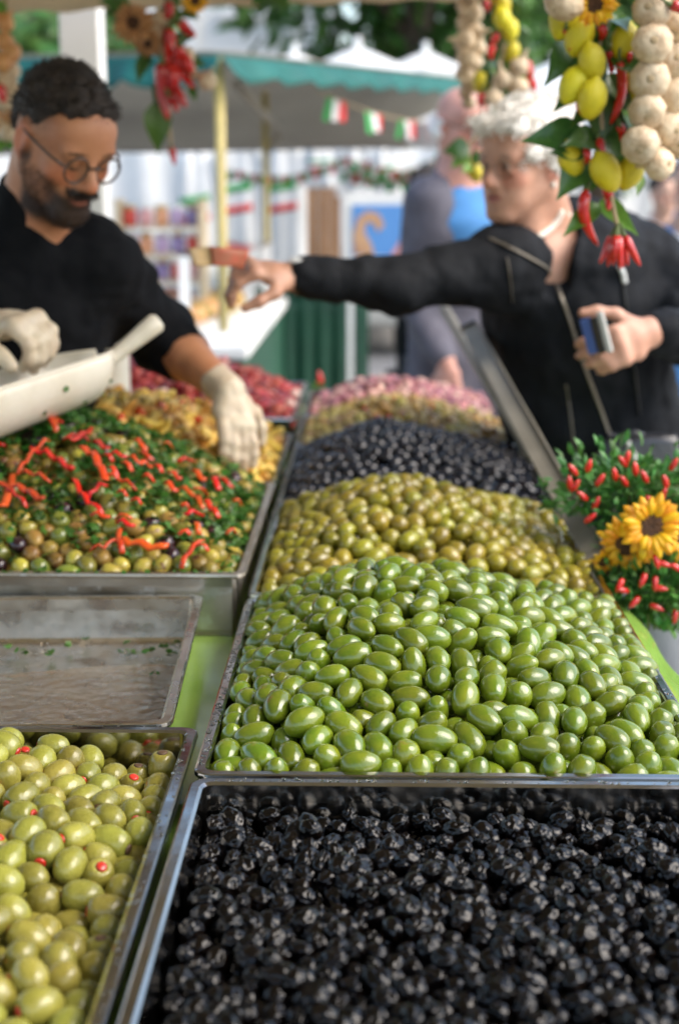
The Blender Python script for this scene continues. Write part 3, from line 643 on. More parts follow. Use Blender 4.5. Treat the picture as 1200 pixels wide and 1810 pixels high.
# aluminium prop bar leaning along the customer side
a = at(1052, 985, 1.95); b = at(828, 578, 3.0)
pb_ = empty('prop_bar', a); tag(pb_, 'dull aluminium bar slanting up between the olive heaps and the customer', 'bar')
X = (b-a).normalized(); Yv = Vector((0, 0, 1)).cross(X).normalized(); Zv = X.cross(Yv); L = (b-a).length
Mx = Matrix((X, Yv, Zv)).transposed().to_4x4(); Mx.translation = a
tilt = Matrix.Rotation(R(-25), 4, 'X')
under(MB().box((0, -.0155, -.0025), (L, .0155, .0025), M=Mx@tilt).build('web', M['alu'], bevel=.001), pb_)
under(MB().box((.002, -.0197, -.009), (L-.002, -.0157, .009), M=Mx@tilt).build('flange', M['alu'], bevel=.001), pb_)
under(MB().box((L+.0005, -.0190, -.008), (L+.006, .0175, .008), M=Mx@tilt).build('end_cap', M['leather'], bevel=.001), pb_)
b2 = at(785, 545, 3.25); 
a2 = at(935, 800, 2.75)
o = MB().tube([a2, a2.lerp(b2, .5), b2], .012, 8).build('support_rod', M['alu'], smooth=True); tag(o, 'thin grey rod behind the slanting aluminium bar', 'rod')

# ================================================================ BODIES FROM BLENDED FIELDS
class SDF:
    def __init__(s, lo, hi, h):
        s.h = h; s.lo = np.array(lo, float); s.n = np.ceil((np.array(hi)-s.lo)/h).astype(int)+1; s.f = np.full(s.n, .06, np.float32)
    def blk(s, lo, hi):
        i0 = np.clip(np.floor((lo-s.lo)/s.h).astype(int), 0, s.n-1); i1 = np.clip(np.ceil((hi-s.lo)/s.h).astype(int)+1, 1, s.n); i1 = np.maximum(i1, i0+1)
        sl_ = tuple(slice(a, b) for a, b in zip(i0, i1)); g_ = [s.lo[k]+s.h*np.arange(i0[k], i1[k]) for k in range(3)]
        return sl_, g_[0][:, None, None], g_[1][None, :, None], g_[2][None, None, :]
    def mix(s, sl_, d, k, sub):
        a = s.f[sl_]; d = d.astype(np.float32)
        if sub: s.f[sl_] = -smin(-a, d, k)
        else: s.f[sl_] = smin(a, d, k)
    def ell(s, c, r_, A=None, k=.012, sub=False):
        c = np.array(c, float); r_ = np.array(r_ if hasattr(r_, '__len__') else (r_,)*3, float); m = r_.max()+k+3*s.h
        sl_, X, Y, Z = s.blk(c-m, c+m); X = X-c[0]; Y = Y-c[1]; Z = Z-c[2]
        if A is None: A = np.eye(3)
        q = [(A[i][0]*X+A[i][1]*Y+A[i][2]*Z) for i in range(3)]
        k0 = np.sqrt(sum((q[i]/r_[i])**2 for i in range(3))); k1 = np.sqrt(sum((q[i]/r_[i]**2)**2 for i in range(3)))+1e-6
        s.mix(sl_, k0*(k0-1)/k1, k, sub)
    def cone(s, a, b, ra, rb, k=.012, flat=None, sub=False):
        a = np.array(a, float); b = np.array(b, float); fm = 1 if flat is None else max(1, flat[1]); m = max(ra, rb)*fm+k+3*s.h
        sl_, X, Y, Z = s.blk(np.minimum(a, b)-m, np.maximum(a, b)+m); d = b-a; L2 = d@d+1e-12
        px, py, pz = X-a[0], Y-a[1], Z-a[2]; t = np.clip((px*d[0]+py*d[1]+pz*d[2])/L2, 0, 1)
        px = px-t*d[0]; py = py-t*d[1]; pz = pz-t*d[2]
        if flat is not None:
            n = np.array(flat[0], float); n /= np.linalg.norm(n); e = px*n[0]+py*n[1]+pz*n[2]; w_ = 1/flat[1]-1; px = px+n[0]*e*w_; py = py+n[1]*e*w_; pz = pz+n[2]*e*w_
        s.mix(sl_, np.sqrt(px*px+py*py+pz*pz)-(ra+(rb-ra)*t), k, sub)
    def chain(s, pts, rad, k=.012, flat=None):
        for i in range(len(pts)-1): s.cone(pts[i], pts[i+1], rad[i], rad[i+1], k, flat)
    def net(s):
        f = s.f; n = f.shape; ins = f < 0; c = ins[:-1, :-1, :-1].astype(np.int8)
        acc = np.zeros(tuple(k-1 for k in n), np.int8)
        for dx in (0, 1):
            for dy in (0, 1):
                for dz in (0, 1): acc += ins[dx:n[0]-1+dx, dy:n[1]-1+dy, dz:n[2]-1+dz]
        act = (acc > 0) & (acc < 8); idx = np.full(act.shape, -1, int); cells = np.argwhere(act); idx[act] = np.arange(len(cells))
        tot = np.zeros((len(cells), 3)); cnt = np.zeros(len(cells)); cor = [(0,0,0),(1,0,0),(0,1,0),(1,1,0),(0,0,1),(1,0,1),(0,1,1),(1,1,1)]
        for a in range(8):
            for ax in range(3):
                if cor[a][ax] == 0:
                    b = list(cor[a]); b[ax] = 1; fa = f[tuple((cells+cor[a]).T)]; fb = f[tuple((cells+b).T)]; m = (fa < 0) != (fb < 0); t = np.where(m, fa/(fa-fb+1e-12), 0)
                    p = np.array(cor[a], float)[None]+np.zeros((len(cells), 3)); p[:, ax] += t; tot[m] += p[m]; cnt[m] += 1
        V = s.lo+(cells+tot/np.maximum(cnt, 1)[:, None])*s.h; F = []
        for ax in range(3):
            o1, o2 = [(1, 2), (2, 0), (0, 1)][ax]; sa = [slice(None)]*3; sb = [slice(None)]*3; sa[ax] = slice(0, -1); sb[ax] = slice(1, None)
            e = np.argwhere(ins[tuple(sa)] != ins[tuple(sb)]); e = e[(e[:, o1] > 0) & (e[:, o2] > 0) & (e[:, o1] < n[o1]-1) & (e[:, o2] < n[o2]-1)]
            def at_(d1, d2): q = e.copy(); q[:, o1] -= d1; q[:, o2] -= d2; return idx[tuple(q.T)]
            q = np.stack([at_(1, 1), at_(0, 1), at_(0, 0), at_(1, 0)], 1); flip = ~ins[tuple(e.T)]; q[flip] = q[flip][:, ::-1]; F.append(q)
        return V, np.concatenate(F)
def net_obj(name, V, F, m, parent=None, col=None, smooth_it=0):
    me = bpy.data.meshes.new(name); me.from_pydata(V.tolist(), [], F.tolist()); me.materials.append(m); me.polygons.foreach_set('use_smooth', [True]*len(F))
    if col is not None:
        ca = me.color_attributes.new('Col', 'FLOAT_COLOR', 'POINT'); ca.data.foreach_set('color', np.concatenate([col, np.ones((len(col), 1))], 1).ravel())
    me.update(); o = link(name, me)
    if parent is not None: under(o, parent)
    return o
def wrinkle(V, F, amp, fr, seed, dirv=(1, 1, 1)):
    nn = np.zeros_like(V); q = V[F]; fn = np.cross(q[:, 2]-q[:, 0], q[:, 3]-q[:, 1])
    for k in range(4): np.add.at(nn, F[:, k], fn)
    nn /= np.linalg.norm(nn, axis=1)[:, None]+1e-12; dv = np.array(dirv)
    d = np.array([noise.noise(Vector(p*dv*fr)+Vector((seed, 0, 0)))+.5*abs(noise.noise(Vector(p*dv*fr*2.1)+Vector((0, seed, 0)))) for p in V]); return V+nn*(d*amp)[:, None]

class Frame:
    def __init__(s, o, f, u=(0, 0, 1), sc=1.0):
        s.o = Vector(o); s.f = Vector(f).normalized(); u = Vector(u); s.u = (u-s.f*u.dot(s.f)).normalized(); s.s = s.f.cross(s.u).normalized(); s.sc = sc    # s = the figure's right side
    def __call__(s, a, b, c): return s.o+(s.s*a+s.f*b+s.u*c)*s.sc
    @property
    def A(s): return np.array([s.s, s.f, s.u])
    def loc(s, V): return ((V-np.array(s.o))@s.A.T)/s.sc

def head(sd_, fr, jaw=1.0, age=0):
    A = fr.A; k = fr.sc
    def e(c, r_, kk=.012, sub=False): sd_.ell(fr(*c), np.array(r_)*k if hasattr(r_, '__len__') else r_*k, A, kk, sub)
    e((0, -.014, .040), (.072, .093, .082)); e((0, .012, .012), (.068, .078, .080), .02)
    e((0, .034, -.035), (.054, .058, .072), .025); e((0, .060, .050), (.056, .036, .042), .03)
    for s_ in (-1, 1):
        sd_.cone(fr(s_*.052*jaw, -.002, -.050), fr(s_*.016, .070, -.096), .022*k, .020*k, .025)
        e((s_*.040, .062, -.024), (.025, .022, .022), .02); e((s_*.031, .084, .024), (.024, .010, .008), .014)
        e((s_*.032, .100, .002), (.016, .014, .011), .012, True)
    sd_.cone(fr(-.014, .078, -.100), fr(.014, .078, -.100), .019*k, .019*k, .02)
    sd_.cone(fr(0, .088, .016), fr(0, .114, -.028), .0085*k, .0125*k, .012); e((0, .112, -.032), (.014, .012, .010), .008)
    for s_ in (-1, 1):
        e((s_*.013, .100, -.034), (.009, .010, .008), .006)
        e((s_*.032, .0835, .002), .0128, .003)
        e((s_*.032, .087, .013), (.018, .010, .0045), .006); e((s_*.032, .086, -.009), (.016, .009, .004), .006)
        e((s_*.076, -.014, -.004), (.009, .021, .034), .010); e((s_*.082, -.012, -.002), (.005, .012, .020), .004, True)
        if age: e((s_*.034, .062, -.062), (.020, .022, .026), .02); sd_.cone(fr(s_*.019, .099, -.034), fr(s_*.036, .083, -.068), .0035*k, .003*k, .008, None, True); e((s_*.034, .092, -.016), (.014, .012, .004), .006, True)
    e((0, .078, -.062), (.030, .020, .020), .02)
    e((0, .0955, -.0585), (.022, .008, .0055), .006); e((0, .0925, -.0700), (.019, .009, .0065), .006); e((0, .103, -.0645), (.024, .008, .0016), .004, True)
def hand(sd_, w_, d, n, th, r_=1.0, curl=.35, spread=.09, tcurl=.5, lens=1.0, infl=0):
    """w_ wrist, d direction wrist->knuckles, n back-of-hand normal, th +1/-1 thumb side along d x n"""
    w_ = Vector(w_); d = Vector(d).normalized(); n = Vector(n); n = (n-d*n.dot(d)).normalized(); s_ = d.cross(n)*th; q = r_
    P = lambda a, b, c: w_+(d*a+s_*b+n*c)*q
    sd_.cone(P(-.01, 0, 0), P(.03, 0, 0), .024*q+infl, .026*q+infl, .015, (n, .75))
    sd_.cone(P(.045, .022, 0), P(.045, -.022, -.002), .021*q+infl, .019*q+infl, .02, (n, .72)); sd_.cone(P(.078, .026, .003), P(.076, -.028, 0), .0135*q+infl, .012*q+infl, .015)
    cv = curl if hasattr(curl, '__len__') else [curl]*4
    for i, (b, L) in enumerate(((.029, .078), (.010, .087), (-.010, .080), (-.028, .064))):
        p = P(.080, b, .001); an = cv[i]*.5; dd = (d+s_*(spread*(1.2-i*.8))).normalized(); r0 = .0098*q+infl
        for j, fr_ in enumerate((.42, .32, .26)):
            an += cv[i]*(.55 if j else .25); e = dd*math.cos(an)-n*math.sin(an); p2 = p+e*L*fr_*q*lens; sd_.cone(p, p2, r0, r0*.9, .006); p = p2; r0 *= .92
    p = P(.018, .024, -.006); an = .0; e = (d*.62+s_*.75-n*.25).normalized(); r0 = .0125*q+infl
    for j, L in enumerate((.040, .034, .028)):
        p2 = p+e*L*q; sd_.cone(p, p2, r0, r0*.88, .010); p = p2; r0 *= .88; e = (e+d*.35*tcurl-s_*.28*tcurl-n*.35*tcurl).normalized()
    return P
def lerp3(a, b, t): return Vector(a).lerp(Vector(b), t)
def skin_col(V, fr, base, lips, eye, brow, beard=None, lowered=False):
    L = fr.loc(V); x, y, z = L.T; col = np.tile(np.array(base, float), (len(V), 1))
    def mixc(m, c): m = np.clip(m, 0, 1)[:, None]; col[:] = col*(1-m)+np.array(c)*m
    def bl(cx, cy, cz, rx, ry, rz, p=1.0): return np.clip(1.6-1.4*(((np.abs(x)-cx)/rx)**2+((y-cy)/ry)**2+((z-cz)/rz)**2), 0, 1)*p
    rosy = np.array(base)*np.array([1.12, .82, .80]); mixc(bl(.042, .07, -.025, .03, .04, .025, .7), rosy); mixc(bl(0, .112, -.03, .016, .02, .016, .7), rosy); mixc(bl(.08, -.014, -.004, .02, .03, .04, .8), rosy)
    if beard is not None:
        b = ((z < -.028-.35*np.clip(y-.03, 0, 1)*0) & (y > -.012) & (z > -.145)).astype(float)
        side = np.clip((-.030-z)/.02, 0, 1)*np.clip((y+.012)/.02, 0, 1)*np.clip((z+.15)/.02, 0, 1)
        cheek = np.clip(1.3-1.2*(((np.abs(x)-.030)/.024)**2+((y-.080)/.05)**2+((z+.036)/.032)**2), 0, 1)
        mixc(np.clip(side-cheek, 0, 1)*np.clip(.50+.6*np.clip(-.085-z, 0, .05)/.03+.5*np.clip(y-.05, 0, .03)/.03, 0, .95), beard); mixc(bl(.012, .104, -.0485, .026, .026, .0095), beard); mixc(np.clip((.004-z)/.03, 0, 1)*np.clip((z+.06)/.03, 0, 1)*bl(.07, .006, -.02, .02, .012, .05)*.9, beard)
    mixc(bl(0, .097, -.0645, .024, .016, .011), lips); mixc(bl(0, .1, -.0645, .024, .016, .0025), np.array(lips)*.4)
    if lowered: mixc(bl(.032, .094, .002, .018, .012, .010, .45), np.array(base)*.6); mixc(bl(.032, .096, -.005, .015, .012, .0028), np.array(eye))
    else: mixc(bl(.032, .094, .002, .0125, .007, .0055, .7), (.40, .34, .30)); mixc(bl(.032, .098, .002, .0065, .008, .0062), eye); mixc(bl(.032, .095, .0085, .017, .010, .0022), np.array(eye)*.6)
    if not lowered: mixc(bl(.032, .088, .003, .022, .03, .013, .40), np.array(base)*np.array([.62, .5, .48])); mixc(bl(.032, .098, .002, .0065, .008, .0055), eye)  # eye sockets: shade under the brow put into the skin colour
    if brow is not None: mixc(bl(.032, .092, .0245, .021, .013, .0045)*.9, brow)
    return np.clip(col, 0, 1)
def spectacles(fr, parent, m, rr=.0235, th=.0016, sq=1.0):
    g_ = empty('spectacles', parent.location) if False else None
    mb = MB(); 
    for s_ in (-1, 1):
        c = (s_*.0345, .107, -.001); mb.tube([fr(c[0]+rr*math.cos(t), c[1]-abs(rr*math.cos(t)*s_*.18+.0)*.6, c[2]+rr*sq*math.sin(t)) for t in [2*PI*i/24 for i in range(25)]], th*fr.sc, 6, cap=False)
        mb.tube([fr(s_*(.0345+rr), .100, .004), fr(s_*.074, .075, .010), fr(s_*.079, .02, .012), fr(s_*.080, -.01, .016)], th*1.1*fr.sc, 6)
    mb.tube([fr(-.0115, .108, .004), fr(0, .114, .008), fr(.0115, .108, .004)], th*fr.sc, 6)
    return under(mb.build('spectacles', m, smooth=True), parent)

# ---------------------------------------------------------------- the seller
man = empty('person', at(20, 800, 2.5)*1.0); man.location.z = 0
tag(man, 'bearded man in black sweater and round glasses leaning over the trays with a scoop', 'person')
yw, pt = R(47), R(31)
HF_ = Frame(at(110, 248, 2.34), (math.sin(yw)*math.cos(pt), -math.cos(yw)*math.cos(pt), -math.sin(pt)), (-.06, .05, 1), .88)
nb = at(52, 425, 2.44); LS = at(165, 462, 2.44); RS = at(-85, 470, 2.40); EL = at(288, 596, 2.66); WL = at(404, 692, 2.50); ER = at(-190, 700, 2.34); WR = at(-22, 575, 2.20)
ch = at(30, 560, 2.52); pv = at(0, 860, 2.62)
sdm = SDF(np.array((-1.05, 2.0, .80)), np.array((-.05, 2.85, 1.75)), .0052)
head(sdm, HF_, 1.05); sdm.ell(HF_(0, .070, -.112), (.026, .022, .018), HF_.A, .02); sdm.ell(HF_(0, .101, -.050), (.027, .009, .006), HF_.A, .006)
nk = HF_(0, -.040, -.075)
sdm.cone(HF_(0, -.03, -.02), nb, .055, .062, .02); sdm.cone(HF_(0, .012, -.07), nb+Vector((.02, -.03, .01)), .040, .05, .02)
sdm.cone(nb, LS, .05, .045, .03); sdm.cone(nb, RS, .05, .045, .03); sdm.cone(nb, ch, .09, .11, .03)
sdm.chain([LS, EL, lerp3(EL, WL, .35), WL], [.043, .040, .043, .026], .02); sdm.chain([RS, ER, WR], [.043, .038, .026], .02)
dL = (at(416, 745, 2.47)-WL); nL = Vector((.45, -.8, .25))
hand(sdm, WL, dL, nL, -1, .88, (.35, .40, .42, .45), .03, .9)
dR = (at(62, 570, 2.16)-WR); nR = Vector((.15, -.25, .95))
hand(sdm, WR, dR, nR, 1, .98, (1.35, 1.3, 1.25, 1.2), .06, .9)
V, F = sdm.net(); col = skin_col(V, HF_, (.50, .225, .112), (.42, .15, .10), (.02, .012, .008), (.03, .018, .012), (.014, .009, .007), True)
Lh = HF_.loc(V); Vb = V.copy()
fade = np.clip((Lh[:, 2]-.012)/.05, 0, 1)*np.clip((.050-Lh[:, 1])/.03, 0, 1); col = col*(1-.7*fade[:, None])+np.array((.05, .032, .022))*.7*fade[:, None]
net_obj('body', V, F, M['skin'], man, col)
# sweater
sw = SDF(np.array((-1.1, 1.95, .72)), np.array((-.05, 3.0, 1.5)), .0075)
sw.cone(lerp3(HF_(0, -.035, -.075), nb, .55), nb+Vector((-.01, .02, -.06)), .070, .10, .03)
sw.cone(nb+Vector((0, .02, -.05)), LS, .075, .068, .04); sw.cone(nb+Vector((0, .02, -.05)), RS, .075, .068, .04)
sw.cone(lerp3(LS, RS, .5)+Vector((0, .02, -.08)), ch, .15, .165, .05, ((.3, -1, 0), .72)); sw.cone(ch, pv, .165, .155, .05, ((.3, -1, 0), .75))
sw.chain([LS, EL, lerp3(EL, WL, .30)], [.066, .058, .051], .03); sw.chain([RS, ER, lerp3(ER, WR, .72)], [.066, .055, .044], .03)
V, F = sw.net(); V = wrinkle(V, F, .012, 10, 3, (1, 1, 1.6)); V = wrinkle(V, F, .005, 24, 8); net_obj('sweater', V, F, M['black'], man)
# gloves
gl = SDF(np.array(WL)-.16, np.array(WL)+np.array((.18, .12, .12)), .004)
gl.cone(lerp3(EL, WL, .86), WL, .0325, .029, .01); hand(gl, WL, dL, nL, -1, .88, (.35, .40, .42, .45), .03, .9, infl=.0022)
V, F = gl.net(); V = wrinkle(V, F, .0032, 40, 5); net_obj('glove', V, F, M['glove'], man)
gl = SDF(np.array(WR)-.15, np.array(WR)+.20, .004); gl.cone(lerp3(ER, WR, .86), WR, .0325, .030, .01); hand(gl, WR, dR, nR, 1, .98, (1.35, 1.3, 1.25, 1.2), .06, .9, infl=.0022)
V, F = gl.net(); V = wrinkle(V, F, .0032, 40, 7); net_obj('glove', V, F, M['glove'], man)
# hair
hr = SDF(np.array(HF_.o)-.17, np.array(HF_.o)+.19, .004)
hr.ell(HF_(0, -.018, .048), np.array((.0725, .093, .080))*.91, HF_.A, .01)
for i in range(420):
    a_ = random.uniform(0, 6.28); e_ = random.uniform(.32, 1.5); p = HF_(.070*math.cos(a_)*math.cos(e_), -.012+.093*math.sin(a_)*math.cos(e_), .046+.084*math.sin(e_)); hr.ell(p, random.uniform(.006, .009), None, .004)
for s_ in (-1, 1): hr.ell(HF_(s_*.028, .058, .092), np.array((.030, .018, .016))*.91, HF_.A, .012)
hr.ell(HF_(0, -.085, .01), np.array((.055, .022, .05))*.91, HF_.A, .02)
hr.ell(HF_(.026, .100, .048), np.array((.030, .04, .030))*1.0, HF_.A, .008, True); hr.ell(HF_(-.026, .100, .048), np.array((.030, .04, .030)), HF_.A, .008, True); hr.ell(HF_(0, .115, .040), np.array((.06, .050, .042)), HF_.A, .008, True)
V, F = hr.net(); V = wrinkle(V, F, .004, 70, 2); net_obj('hair', V, F, M['hairdark'], man)
def fuzz(name, P_, cen, n, ln, r_, m, parent, lean=(0, 0, 0)):
    mb = MB()
    for i in range(n):
        p = Vector(P_[random.randrange(len(P_))]); d = ((p-cen).normalized()+Vector((random.gauss(0, .5), random.gauss(0, .5), random.gauss(0, .5)))+Vector(lean)).normalized(); L_ = random.uniform(*ln); mb.tube([p-d*.002, p+d*L_*.6, p+d*L_+Vector((0, 0, -L_*.15))], [r_, r_*.8, r_*.3], 3, cap=False)
    o = under(mb.build(name, m, smooth=True), parent); o['kind'] = 'stuff'; return o
fuzz('short_hairs', V, HF_(0, -.02, .03), 2600, (.004, .011), .0007, M['hairdark'], man)
bv_ = Vb[(Lh[:, 2] < -.035) & (Lh[:, 1] > .0) & (Lh[:, 2] > -.135) & (np.abs(Lh[:, 0]) < .075) & ~((Lh[:, 2] > -.075) & (Lh[:, 1] > .05) & (np.abs(Lh[:, 0]) < .045))]
fuzz('beard_hairs', bv_, HF_(0, .02, -.06), 900, (.002, .005), .0006, M['hairdark'], man, (0, 0, -.4))
ms_ = Vb[(np.abs(Lh[:, 2]+.049) < .008) & (Lh[:, 1] > .085) & (np.abs(Lh[:, 0]) < .032)]
if len(ms_): fuzz('moustache_hairs', ms_, HF_(0, .06, -.03), 300, (.004, .008), .0006, M['hairdark'], man, (0, 0, -.8))
spectacles(HF_, man, M['frame'], .0245, .0024)
# trousers and shoes
def legs(parent, hip, y, name='trousers', m='trouser', wdt=.10, foot=True, dx=0):
    for s_ in (-1, 1):
        mb = MB(); x = hip.x+s_*wdt
        mb.tube([(x*.0+hip.x+s_*wdt*.8, hip.y, hip.z+.05), (x, y, hip.z*.5), (x+dx, y+.01, .09)], [.095, .075, .06], 14); under(mb.build('trouser_leg', M[m], smooth=True), parent)
        mb = MB(); mb.ball((x+dx, y-.06, .045), (.045, .13, .045), 12, 8); under(mb.build('shoe', M['leather'], smooth=True), parent)
legs(man, Vector((pv.x, pv.y+.02, .86)), 2.70)

# ---------------------------------------------------------------- scoop
sc_ = empty('scoop', at(120, 660, 2.16)); tag(sc_, 'big white plastic food scoop flecked with parsley in the seller\'s hand', 'scoop')
p0 = at(184, 640, 2.24); p1 = at(-110, 735, 1.98); ax = (p1-p0).normalized(); L = (p1-p0).length; upv = Vector((-.10, .06, 1)); upv = (upv-ax*upv.dot(ax)).normalized(); sv_ = ax.cross(upv)
def bowl(u, v):
    t = u; rad = .066*min(1, (max(t, 0)*5.5+.03)**.5)*(1+.12*t); a_ = (v-.5)*PI*1.04; lip = .035*(abs(v-.5)*2)**6*0
    return p0+ax*(t*L)+sv_*(rad*1.15*math.sin(a_))-upv*(rad*1.02*math.cos(a_)-.018)
under(MB().grid(bowl, 22, 22).build('bowl', M['scoop'], smooth=True, solid=.004), sc_)
h0 = p0+upv*-.004; h1 = at(282, 566, 2.27)
under(MB().tube([h0+ax*.018, h0.lerp(h1, .12), h0.lerp(h1, .35), h0.lerp(h1, .75), h0.lerp(h1, .95), h1], [.010, .0115, .0125, .0155, .0165, .011], 12).build('handle', M['scoop'], smooth=True), sc_)
rim = MB()
for v_ in (0, 1): rim.tube([Vector(bowl(u, v_)) for u in [i/20 for i in range(21)]], .0032, 6)
under(rim.build('rim_bead', M['scoop'], smooth=True), sc_)
v = []; f = []
for i in range(15):
    u_, v_ = random.uniform(.08, .6), random.choice((random.uniform(.1, .35), random.uniform(.6, .95))); p = Vector(bowl(u_, v_)); n_ = (p-(p0+ax*(u_*L))).normalized(); p += n_*.0032; a1 = ax*random.uniform(.003, .008); b1 = n_.cross(ax)*random.uniform(.003, .006); n = len(v); v += [p-a1, p+b1+n_*.001, p+a1, p-b1+n_*.001]; f.append((n, n+1, n+2, n+3))
under(MB().add(v, f).build('parsley_fleck', M['parsley']), sc_)['kind'] = 'stuff'
# white canister and paper cone behind the scoop
wb = at(190, 690, 3.035); cn = empty('canister', wb); cn.location.z = .84
tag(cn, 'white plastic canister standing between the scoop and the seller\'s arm', 'canister')
mb = MB(); mb.lathe([(.046, 0), (.050, .01), (.050, .25), (.046, .285), (.030, .312), (.020, .325)], 20); o = mb.build('body', M['whiteplastic'], cn, smooth=True)
MB().lathe([(.022, .3255), (.023, .33), (.023, .352), (.020, .358)], 16).build('cap', M['white'], cn, smooth=True)
pc = at(128, 545, 3.04); o = MB().lathe([(.030, -.02), (.026, 0), (.012, .045), (.001, .075)], 14).build('paper_cone', M['notetan'], smooth=True); o.location = pc; tag(o, 'small brown paper cone beside the white canister', 'paper cone')
o.location.z = pc.z; 
st = MB(); st.box((-.05, -.04, 0), (.05, .04, 1)); bx_ = st.build('crate', M['white']); bx_.location = (pc.x-.01, pc.y+.01, .84); bx_.scale = (1, 1, pc.z-.022-.84); tag(bx_, 'white box carrying the brown paper cone', 'box')

# ---------------------------------------------------------------- the customer
wo = empty('person', (.55, 2.9, 0)); tag(wo, 'white-haired woman in black zipped jacket reaching over the olives with a banknote', 'person')
yw, pt = R(-50), R(5)
WF = Frame(at(926, 292, 2.80), (math.sin(yw)*math.cos(pt), -math.cos(yw)*math.cos(pt), -math.sin(pt)), (.05, 0, 1), .84)
nb = at(985, 455, 2.90); RS = at(868, 478, 2.76); LS = at(1130, 452, 2.97); ER_ = at(700, 500, 2.68); WR = at(516, 489, 2.62); EL_ = at(1262, 610, 2.78); WL = at(1146, 588, 2.60)
ch = at(1010, 560, 2.93); wa = at(1040, 720, 2.95); hp = at(1105, 900, 2.98)
sdw = SDF(np.array((-.42, 2.35, .95)), np.array((.85, 3.2, 1.72)), .0056)
head(sdw, WF, 1.0, 1)
sdw.cone(WF(0, -.028, -.02), nb+Vector((-.01, 0, 0)), .052, .060, .02); sdw.cone(WF(0, .015, -.075), nb+Vector((-.05, -.05, -.02)), .036, .05, .025)
sdw.cone(nb, RS, .05, .045, .03); sdw.cone(nb, LS, .05, .045, .03); sdw.cone(nb+Vector((-.02, -.03, -.03)), ch, .085, .11, .03)
sdw.chain([RS, ER_, WR], [.040, .036, .0265], .02); sdw.chain([LS, EL_, WL], [.04, .036, .0265], .02)
dR = at(420, 470, 2.58)-WR; nR = Vector((.1, -.35, .93)); hand(sdw, WR, dR, nR, -1, 1.0, (1.0, 1.1, 1.2, 1.2), .03, 1.1)
dL = at(1092, 612, 2.55)-WL; nL = Vector((.25, -.95, .25)); hand(sdw, WL, dL, nL, 1, 1.0, (.9, .95, 1.0, 1.05), .05, .6)
V, F = sdw.net(); col = skin_col(V, WF, (.54, .30, .205), (.44, .14, .12), (.025, .015, .01), (.20, .14, .11)); net_obj('body', V, F, M['skin'], wo, col)
# jacket
jk = SDF(np.array((-.32, 2.35, .70)), np.array((.95, 3.35, 1.55)), .0075)
jk.cone(lerp3(RS, LS, .12), lerp3(RS, LS, .88), .085, .085, .05); jk.cone(lerp3(RS, LS, .5)+Vector((0, .01, -.06)), ch, .155, .168, .06, ((-.3, -1, 0), .74))
jk.cone(ch, wa, .170, .168, .05, ((-.3, -1, 0), .78)); jk.cone(wa, hp, .168, .185, .05, ((-.3, -1, 0), .8))
jk.chain([RS, ER_, lerp3(ER_, WR, .88)], [.062, .047, .038], .04); jk.chain([LS, EL_, lerp3(EL_, WL, .86)], [.072, .056, .043], .04)
jk.cone(nb+Vector((.03, .035, .005)), nb+Vector((.05, .05, .05)), .075, .078, .03); jk.cone(nb+Vector((.09, .03, .02)), LS+Vector((-.06, .02, .03)), .07, .055, .04)
jk.cone(WF(0, -.01, -.02), nb+Vector((-.035, -.05, .0)), .066, .064, .012, None, True); jk.cone(nb+Vector((-.03, -.08, .08)), nb+Vector((-.02, -.165, -.075)), .066, .014, .012, None, True)
V, F = jk.net(); V = wrinkle(V, F, .012, 9, 11, (1, 1, 1.4)); V = wrinkle(V, F, .007, 22, 4, (1.4, 1, .8)); jo = net_obj('jacket', V, F, M['navy'], wo)
jb = BVHTree.FromPolygons([Vector(p) for p in V.tolist()], F.tolist())
def on(bv, pts, lift=.002):
    out = []
    for (u, v_) in pts:
        d = ray(u, v_).normalized(); h = bv.ray_cast(CAM, d)
        if h[0] is not None: out.append(h[0]-d*lift)
    return out
def dens(pts, n=6):
    out = []
    for i in range(len(pts)-1):
        for t in range(n): out.append((pts[i][0]+(pts[i+1][0]-pts[i][0])*t/n, pts[i][1]+(pts[i+1][1]-pts[i][1])*t/n))
    return out+[pts[-1]]
def trim(name, pts, r_, m, parent=wo, lift=.002, bv=jb, flat=.5):
    L = on(bv, dens(pts), lift)
    if len(L) > 2: return under(MB().tube(L, r_, 6, flat=flat).build(name, m, smooth=True), parent)
trim('zip', [(978,486),(990,520),(1005,560),(1030,640),(1060,720),(1082,782)], .0048, M['metal'])
trim('zip', [(864,420),(890,432),(930,452),(965,472),(978,488)], .0042, M['metal'])
trim('drawcord', [(896,455),(900,480),(904,510),(905,535)], .0022, M['metal'])
trim('drawcord', [(1000,680),(1006,720),(1012,770),(1016,815)], .0022, M['metal'])
trim('seam', [(1085,778),(1060,800),(1040,812)], .003, M['metal'])
# collar flap
# hair: short loose curls
hw = SDF(np.array(WF.o)-.18, np.array(WF.o)+.20, .0042)
hw.ell(WF(0, -.025, .048), np.array((.079, .094, .078))*.86, WF.A, .01)
for i in range(340):
    a_ = random.uniform(0, 6.28); e_ = random.uniform(-.35, 1.5); x, y, z = .088*math.cos(a_)*math.cos(e_), -.030+.106*math.sin(a_)*math.cos(e_), .046+.087*math.sin(e_)
    if y > .045 and z < .075: continue
    if y > -.004 and z < .020: continue
    hw.ell(WF(x, y, z), random.uniform(.008, .016), None, .004)
for s_ in (-1, 1):
    for i in range(10): hw.ell(WF(s_*.078, .012-.004*i, .045-.006*i), random.uniform(.010, .014), None, .005)
for i in range(26): hw.ell(WF(random.uniform(-.062, .062), .066+random.uniform(-.01, .012), .084+random.uniform(-.008, .014)), random.uniform(.012, .018), None, .006)
hw.ell(WF(0, .115, .035), (.055, .050, .036), WF.A, .006, True)
V, F = hw.net(); V = wrinkle(V, F, .005, 60, 6); ho = net_obj('hair', V, F, M['hairwhite'], wo)
